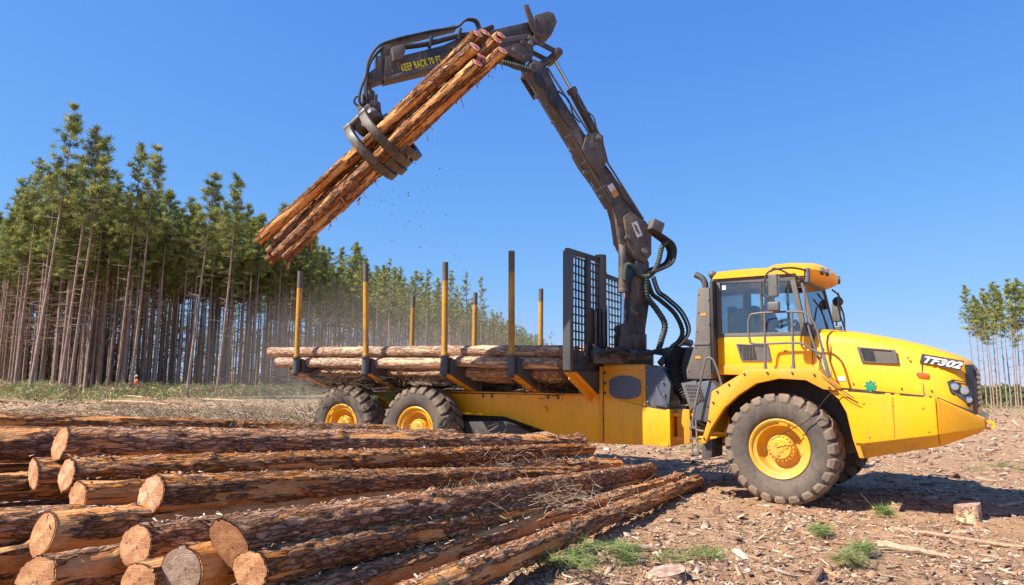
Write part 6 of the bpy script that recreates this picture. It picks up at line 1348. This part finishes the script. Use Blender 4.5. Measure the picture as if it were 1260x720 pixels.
# single trees standing forward of the edge: x, y, variant, scale, lean, label
SG = [(-36.3, 52.0, 0, .97, .075, 'tallest pine, leaning right in the cluster of three near the left edge'),
      (-35.0, 53.5, 1, .95, .06, 'second pine of the tall left cluster, close beside the tallest'),
      (-33.6, 52.5, 2, .99, .05, 'pine at the right of the tall left cluster, bare to two thirds of its height'),
      (-31.5, 55.0, 1, .91, .04, 'slender pine between the tall left cluster and the pointed one'),
      (-29.8, 54.0, 0, .85, .045, 'pine with a narrow pointed top standing just right of the tall left cluster'),
      (-27.0, 57.5, 3, .98, .05, 'pine forward of the edge left of the raised logs, straight pale trunk'),
      (-25.6, 60.0, 2, .95, .04, 'forward pine nearest the lifted log ends')]
for x, y, v, sc, ln, lab in SG: pine(x, y, VARS[v], sc, random.random()*6.28, lab, 'single pines standing forward of the forest edge', ln)
# right hand group
GR = [(1199, 352, 1, 112), (1207, 366, 2, 118), (1213, 372, 3, 124), (1219, 356, 0, 116), (1226, 362, 2, 121), (1231, 348, 1, 110), (1238, 352, 0, 114), (1243, 366, 3, 128), (1249, 344, 0, 108), (1256, 350, 1, 113), (1262, 344, 2, 108), (1269, 350, 0, 116), (1278, 346, 1, 112), (1290, 352, 3, 118), (1222, 380, 3, 140), (1252, 384, 3, 150)]
_o = sorted(range(len(GR)), key=lambda i: GR[i][0]); ORDR = {i: ('second', 'third', 'fourth', 'fifth', 'sixth', 'seventh', 'eighth', 'ninth', 'tenth', 'eleventh', 'twelfth', 'thirteenth', 'fourteenth', 'fifteenth', 'last')[k-1] for k, i in enumerate(_o) if k}
labs = {0: 'leftmost pine of the group beyond the truck nose', 6: 'straight pine in the middle of the group at right', 8: 'tallest pine of the group at the right edge'}
for n, (px, top, v, d) in enumerate(GR):
    x = (px-630)/840*d*.993; zg = float(gz(x, d)); hh = EYE + (472-top)/840*d*1.0 - zg
    pine(x, d, VARS[v], hh/VARS[v][0], g.random()*6.28, labs.get(n, '%s pine from the left in the open group beyond the truck nose' % ORDR.get(n, 'hidden rear')), 'slender pines left standing on the right')
# far wood
P = np.c_[rng.uniform(60, 560, 5200), rng.uniform(300, 420, 5200)]; P = P[(P[:, 0]/P[:, 1] > .2)]; Cc = np.c_[P, gz(P[:, 0], P[:, 1]) + rng.uniform(.3, 9, len(P))]
V, F3, t = spikes(Cc, np.full(len(P), 1.0), 10, 2.2, .8, np.array([[.10, .15, .045], [.13, .17, .05], [.08, .12, .04]])[rng.integers(0, 3, len(P))], .8)
tag(link('far_forest', npmesh('far_forest', V, F3, 'needles', tint=t)), 'low band of distant trees beyond the clearing', 'forest', kind='stuff')
P = np.c_[rng.uniform(-130, 130, 2500), rng.uniform(380, 460, 2500)]; Cc = np.c_[P, gz(P[:, 0], P[:, 1]) + rng.uniform(.3, 11, len(P))]
V, F3, t = spikes(Cc, np.full(len(P), 1.2), 10, 2.4, .9, np.array([[.10, .15, .045], [.08, .12, .04]])[rng.integers(0, 2, len(P))], .8)
tag(link('far_forest', npmesh('far_forest', V, F3, 'needles', tint=t)), 'far trees closing the view behind the truck bed', 'forest', kind='stuff')

# ================================================================== stumps, sticks, branches, brush
def stump(x, y, r, h, label, seed):
    z = G(x, y); root = thing('tree_stump', label, 'stump', (x, y, z), 0, 'cut stumps in the clearing'); na, nl = 40, 12; th = np.linspace(0, 2*pi, na, endpoint=False); s = np.linspace(-.08, h, nl)
    S, T = np.meshgrid(s, th, indexing='ij'); cy, cz = np.cos(T), np.sin(T); rr = r*(1+.42*np.exp(-(S+.08)*14)*(1+.6*vnoise(cy*2, cz*2, 0, seed))) + .014*fbm(cy*r*60, cz*r*60, S*12, seed, 3) + .02*vnoise(cy*1.5, cz*1.5, S, seed+1)
    V = np.stack([cy*rr, cz*rr, S+(S > h-.01)*(.04*cy)], -1).reshape(-1, 3); i, j = np.meshgrid(np.arange(nl-1), np.arange(na), indexing='ij'); Fq = np.stack([i*na+j, i*na+(j+1) % na, (i+1)*na+(j+1) % na, (i+1)*na+j], -1).reshape(-1, 4)
    link('bark', npmesh('bark', V, Fq, 'bark_load', attrs={'peel': (fbm(cy*2, cz*2, S*4, seed+4, 2) > .12).astype(float).ravel(), 'height': np.full(na*nl, .5)}, smooth=True), root)
    top = V.reshape(nl, na, 3)[-1]; c = top.mean(0); me = npmesh('cut_face', np.vstack([c+[0, 0, .004], top]), np.array([(0, 1+q, 1+(q+1) % na) for q in range(na)]), 'stump_top'); link('cut_face', me, root)
m = Mat('stump_top'); c = m.coord('Object'); rr_ = m.noise(c, 14, 6, .7)
m.col(m.ramp(rr_, [(.35, (.20, .11, .075)), (.5, (.36, .23, .16)), (.65, (.52, .38, .28))])); m.set(Roughness=.9); m.bump(rr_, .5, .01); M['stump_top'] = m.m
stump(6.10, 9.38, .15, .19, 'pale sunlit stump standing by the truck shadow in front of the nose', 5)
stump(1.40, 6.35, .165, .10, 'low broad brown stump cut off by the bottom edge of the photo', 9)
def stick(pts, r, mat_t, label, grp='loose sticks on the bare ground', name='stick', cat='stick'):
    P = [Vector((x, y, G(x, y)+dz)) for x, y, dz in pts]; V = []; g = random.Random(len(label)); n = 8; Q = smooth_path(P, 5); rings = []
    b = MB(); b.tube([q + Vector((0, 0, g.gauss(0, r*.15))) for q in Q], [r*(1-.45*i/len(Q))*g.uniform(.85, 1.15) for i in range(len(Q))], n, raw=True); o = b.build(name, mat_t, None); o.data.update(); return tag(o, label, cat, grp)
for nm, c0, c1 in (('stick_pale', (.60, .42, .26), (.42, .25, .15)), ('stick_brown', (.34, .18, .10), (.16, .09, .06)), ('stick_tan', (.52, .33, .20), (.30, .17, .10))):
    m = Mat(nm); c = m.coord('Position', (1, 1, 1)); f = m.noise(c, 25, 6, .7); m.col(m.ramp(f, [(.38, c1), (.6, c0)])); m.set(Roughness=.85); m.bump(f, .6, .01); M[nm] = m.m
stick([(.98, 7.25, .035), (1.25, 7.30, .045), (1.52, 7.38, .04)], .040, 'stick_pale', 'pale peeled stick lying just right of the front log')
stick([(2.62, 6.15, .03), (2.80, 6.42, .05), (2.95, 6.75, .04)], .032, 'stick_brown', 'brown stick pointing into the picture at the bottom')
stick([(2.05, 6.3, .02), (2.12, 6.65, .03)], .022, 'stick_tan', 'short tan stick near the bottom edge between stump and brown stick')
stick([(4.55, 8.45, .03), (4.95, 8.2, .04), (5.45, 7.85, .03), (5.75, 7.55, .03)], .026, 'stick_tan', 'long tan stick below the sunlit stump')
stick([(3.95, 7.6, .04), (4.3, 7.45, .05), (4.6, 7.4, .03)], .045, 'stick_pale', 'stout pale piece of wood on the soil below the long tan stick')
stick([(6.35, 9.6, .03), (6.8, 9.55, .03), (7.5, 9.75, .05)], .02, 'stick_tan', 'thin stick lying right of the sunlit stump')
stick([(7.0, 10.1, .02), (7.5, 9.85, .22)], .022, 'stick_pale', 'pale stick propped up at the right edge in the shadow')
stick([(5.15, 9.95, .02), (5.05, 10.1, .20)], .012, 'stick_pale', 'small upright splinter left of the sunlit stump')
stick([(3.2, 5.6, .03), (3.5, 5.9, .05), (3.62, 6.3, .04)], .03, 'stick_brown', 'dark stick near the bottom right corner of the bare ground')
k = 0
for px, py, px2, py2, r, lab in ((135, 496, 215, 498, .11, 'fallen log on the clearing left of centre, reddish bark'), (120, 488, 200, 492, .08, 'thin pole lying in front of the forest edge'), (0, 497, 30, 498, .07, 'pale pole at the left edge of the clearing'), (150, 500, 235, 503, .06, 'pale stripped pole behind the pile'), (255, 492, 305, 493, .07, 'short brown pole lying near the undergrowth'), (200, 494, 262, 500, .06, 'dark crooked pole across the clearing'), (285, 505, 345, 507, .05, 'thin dark branch lying behind the pile')):
    d = 1.77*840/(py-465)*.9; x0 = (px-630)/840*d; d2 = 1.77*840/(py2-465)*.9; x1 = (px2-630)/840*d2
    stick([(x0, d, .10), ((x0+x1)/2, (d+d2)/2, .16), (x1, d2, .10)], r, ('stick_tan', 'stick_pale', 'stick_brown')[k % 3], lab, 'poles lying in the clearing', 'fallen_pole', 'pole'); k += 1
# leaning pole behind the rear wheel
P0 = Vector((-5.6, 19.0, .1)); b = MB(); b.tube([(-5.95, 19.5, .05), (-5.4, 19.2, .6), (-4.85, 18.9, 1.05)], [.08, .07, .06], 10, raw=True); tag(b.build('leaning_pole', 'stick_tan', None), 'stout pale pole leaning up behind the rearmost wheel', 'pole')
def branch(x, y, L, ang, label, seed, green=((.16, .26, .05), (.24, .34, .08), (.30, .36, .12)), h=.05):
    g = np.random.default_rng(seed); z = G(x, y); root = thing('pine_branch', label, 'branch', (x, y, z), ang, 'cut green pine branches on the ground')
    m = 16; t = np.linspace(0, 1, m); C = np.c_[(t-.5)*L, .08*L*np.sin(t*3), .03+h*np.sin(t*3.1)]; S0, S1 = list(C[:-1]), list(C[1:]); T = []
    for q in range(18):
        u = g.random(); c = C[int(u*(m-1))]; a = g.choice([-1, 1])*g.uniform(.4, 1.1); l = L*g.uniform(.14, .34); e = c + np.array([cos(a)*l, sin(a)*l, g.uniform(0, .06)]); S0.append(c); S1.append(e)
        for w in np.linspace(.2, 1, 6): T.append(c+(e-c)*w)
    T = np.array(T); V, F3, tt = spikes(T, np.full(len(T), .015), 5, .15, .0026, np.array(green)[g.integers(0, 3, len(T))], .25, g, .40); S0, S1 = np.array(S0), np.array(S1)
    v2, f2, t2 = sticks('', S0, S1, np.full(len(S0), .007), np.tile([[.25, .15, .08]], (len(S0), 1))); link('needles', npmesh('needles', V, F3, 'needles', tint=tt), root); link('twigs', npmesh('twigs', v2, f2, 'litter', tint=t2), root)
branch(.80, 6.75, .85, .3, 'bright green pine branch beside the front log, left of the low stump', 1, h=.12)
branch(.45, 6.35, .8, -.5, 'green pine branch under the front log at the bottom edge', 2, h=.12)
branch(1.15, 6.95, .5, 1.2, 'small green sprig between the front log and the pale stick', 3, h=.08)
branch(1.75, 7.05, .75, .35, 'long dark green branch just above the low stump', 4)
branch(4.3, 16.6, 1.6, .1, 'green branch lying on the ground under the crane end of the truck', 5, h=.12)
branch(9.9, 14.2, 1.3, -.1, 'green branch on the bare soil at the right', 6, h=.1)
branch(3.55, 7.2, .28, .6, 'small yellowish green sprig on the soil under the truck shadow', 7)
branch(3.3, 6.9, .36, -.3, 'sparse yellowish branch near the bottom right', 8, ((.30, .34, .10), (.36, .36, .14), (.25, .28, .08)))
branch(5.0, 9.45, .2, 0, 'tiny green tuft at the edge of the truck shadow', 9)
branch(3.6, 8.2, .3, .8, 'tiny tuft of needles right of the log ends', 10)
branch(7.1, 9.4, .25, .2, 'greenish tuft right of the sunlit stump', 12)
# dry needle tangle on top of the pile
def tangle(name, C, n, ln, r, cols, label, cat, sp=(.5, .3, .05), seed=1, up=.5):
    g = np.random.default_rng(seed); c = np.array(C) + g.normal(0, 1, (n, 3))*np.array(sp); d = rdir(n, up, g); P1 = c + d*g.uniform(.4, 1.3, (n, 1))*ln; t = np.array(cols)[g.integers(0, len(cols), n)]*g.uniform(.7, 1.2, (n, 1))
    v, f, tt = sticks('', c, P1, np.full(n, r), t, n=3); return tag(link(name, npmesh(name, v, f, 'litter', tint=tt)), label, cat, kind='stuff')
DRY = [(.52, .38, .24), (.40, .26, .15), (.62, .50, .36), (.28, .17, .10)]
tangle('dry_needles', Vector((.10, 7.6, .50)), 480, .16, .003, DRY, 'tangle of dry pine needles and twigs on the front logs', 'dry needles', (.55, .40, .05), 3)
tangle('dry_needles', Vector((-.15, 9.0, .72)), 160, .16, .003, DRY, 'dry twigs scattered over the middle logs near their thin ends', 'dry needles', (.7, .4, .04), 4)
tangle('dry_needles', Vector((-1.9, 8.8, 1.12)), 260, .13, .003, DRY, 'thin sprinkle of dry twigs on the long top log', 'dry needles', (.9, .25, .03), 5)
tangle('brush_heap', Vector((-6.8, 19.5, .35)), 1500, .6, .012, DRY+[(.30, .30, .12)], 'heap of dry greenish brush behind the rearmost wheel', 'brush', (1.3, .8, .22), 6)
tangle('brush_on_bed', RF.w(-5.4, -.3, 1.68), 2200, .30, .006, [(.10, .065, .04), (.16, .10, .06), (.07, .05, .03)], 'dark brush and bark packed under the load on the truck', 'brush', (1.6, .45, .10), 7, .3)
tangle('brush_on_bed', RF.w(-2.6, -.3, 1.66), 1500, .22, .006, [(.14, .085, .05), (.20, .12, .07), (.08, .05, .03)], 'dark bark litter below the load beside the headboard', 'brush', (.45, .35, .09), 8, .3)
tangle('wheel_twigs', RF.w(-4.9, -1.2, 1.66), 240, .20, .004, DRY, 'dry twigs caught on top of the second rear wheel', 'twigs', (.25, .10, .02), 9)
def tuft(p, n, L, label, seed, cat='branch'):
    g = np.random.default_rng(seed); C = np.array(p)+g.normal(0, 1, (n, 3))*L*.5; V, F3, tt = spikes(C, np.full(n, .02), 22, .13, .004, np.array([(.14, .22, .05), (.20, .30, .07)])[g.integers(0, 2, n)], .2, g); tag(link('pine_sprig', npmesh('pine_sprig', V, F3, 'needles', tint=tt)), label, cat, 'green sprigs caught on the truck')
tuft(RF.w(-6.15, -1.0, 1.42), 26, .22, 'green pine sprig hanging between the two rear wheels', 1)
tuft(RF.w(-6.55, -.9, 1.80), 22, .22, 'green sprig poking out under the load above the rear wheel', 2)
# splinters on the pile
n = 1300; i = rng.integers(0, 11, n); keys = list('ABCDEFGHIJK'); P = []
for q in range(n):
    k_ = keys[i[q]]; p0, p1 = [Vector(z_) for z_ in D['pile'][k_]]; t = rng.random(); p = p0.lerp(p1, t); P.append((p.x+rng.normal(0, .05), p.y+rng.normal(0, .05), p.z + (PL[k_][0]*(1-t)+PL[k_][1]*t)*1.0))
P = np.array(P); ln = rng.uniform(.015, .06, n); tag(chips('bark_flakes', P[:, 0], P[:, 1], P[:, 2], ln, ln*.35, ln*.1, PAL[rng.integers(0, 8, n)]*rng.uniform(.8, 1.3, (n, 1)), seed=8, tilt=.3), 'loose bark flakes lying on the piled logs', 'bark flakes', kind='stuff')
# tyre-level litter around the pile foot is part of the chips; faint sawdust falling from the grapple
n = 90; g = np.random.default_rng(5); c = bc + Vector((.35, 0, -1.0)); P = np.array(c) + g.normal(0, 1, (n, 3))*np.array([.5, .3, .7]); ln = g.uniform(.010, .03, n)
tag(chips('falling_crumbs', P[:, 0], P[:, 1], P[:, 2], ln, ln*.6, ln*.3, np.tile([[.20, .12, .07]], (n, 1)), seed=3), 'bark crumbs falling from the grapple against the sky', 'crumbs', kind='stuff')

# drifting dust raised behind the truck: one soft edged volume
m = bpy.data.materials.new('dust'); m.use_nodes = True; t = m.node_tree; t.nodes.clear(); pv_ = t.nodes.new('ShaderNodeVolumePrincipled'); ou = t.nodes.new('ShaderNodeOutputMaterial')
pv_.inputs['Color'].default_value = (.80, .62, .45, 1); pv_.inputs['Anisotropy'].default_value = .3; t.links.new(pv_.outputs[0], ou.inputs['Volume']); M['dust'] = m
tc = t.nodes.new('ShaderNodeTexCoord'); gd = t.nodes.new('ShaderNodeTexGradient'); gd.gradient_type = 'SPHERICAL'; t.links.new(tc.outputs['Object'], gd.inputs[0])
nz = t.nodes.new('ShaderNodeTexNoise'); nz.inputs['Scale'].default_value = 2.2; nz.inputs['Detail'].default_value = 3; t.links.new(tc.outputs['Object'], nz.inputs['Vector'])
m1 = t.nodes.new('ShaderNodeMath'); m1.operation = 'MULTIPLY'; t.links.new(gd.outputs['Fac'], m1.inputs[0]); t.links.new(nz.outputs['Fac'], m1.inputs[1])
m2 = t.nodes.new('ShaderNodeMath'); m2.operation = 'MULTIPLY'; t.links.new(m1.outputs[0], m2.inputs[0]); m2.inputs[1].default_value = .14; t.links.new(m2.outputs[0], pv_.inputs['Density'])
b = MB(); n = 20; b.loft([[Vector((sin(pi*i/12)*cos(2*pi*j/n), sin(pi*i/12)*sin(2*pi*j/n), cos(pi*i/12))) for j in range(n)] for i in range(1, 12)], raw=True)
o = b.build('dust_cloud', 'dust', None); o.location = (-6.5, 40, 1.5); o.scale = (13, 9, 6.5); tag(o, 'thin brown dust drifting behind the truck bed before the trunks', 'dust', kind='stuff')

# small twigs and needles littering the ground
n = 9000; X, Y = sample(n, 4.2, 45); L = rng.lognormal(-2.1, .6, n)*(.6+Y/25); P0 = np.c_[X, Y, ground_z(X, Y)+.012]; a = rng.random(n)*6.283
P1 = P0 + np.c_[np.cos(a)*L, np.sin(a)*L, rng.normal(.01, .10, n)*L]; tt = np.array([(.50, .34, .20), (.34, .19, .10), (.62, .48, .32), (.20, .11, .06)])[rng.integers(0, 4, n)]*rng.uniform(.7, 1.1, (n, 1))
v, f, t3 = sticks('', P0, P1, .0035*(1+Y/9)*rng.uniform(.6, 1.6, n), tt, n=3); tag(link('twigs', npmesh('twigs', v, f, 'litter', tint=t3)), 'fine twigs littering the bare ground', 'twigs', kind='stuff')

# brushy heaps of branches over the clearing on the left
g = np.random.default_rng(44); CC = []; KK = []
for q in range(46):
    d = g.uniform(17, 42); b_ = radians(g.uniform(-41, -8)); c = np.array([d*sin(b_), d*cos(b_), 0]); c[2] = float(gz(c[0], c[1])) + .05; m = int(60 + 4*d); CC.append(c + g.normal(0, 1, (m, 3))*np.array([.9, .7, .07]))
CC = np.vstack(CC); n = len(CC); d = rdir(n, .3, g); tt = np.array([(.50, .34, .20), (.36, .22, .12), (.24, .26, .09), (.60, .46, .30), (.20, .12, .07)])[g.integers(0, 5, n)]*g.uniform(.7, 1.1, (n, 1))
v, f, t3 = sticks('', CC, CC + d*g.uniform(.15, .75, (n, 1)), np.full(n, .013), tt, n=3); tag(link('branch_litter', npmesh('branch_litter', v, f, 'litter', tint=t3)), 'scattered heaps of cut branches across the clearing behind the pile', 'branches', kind='stuff')
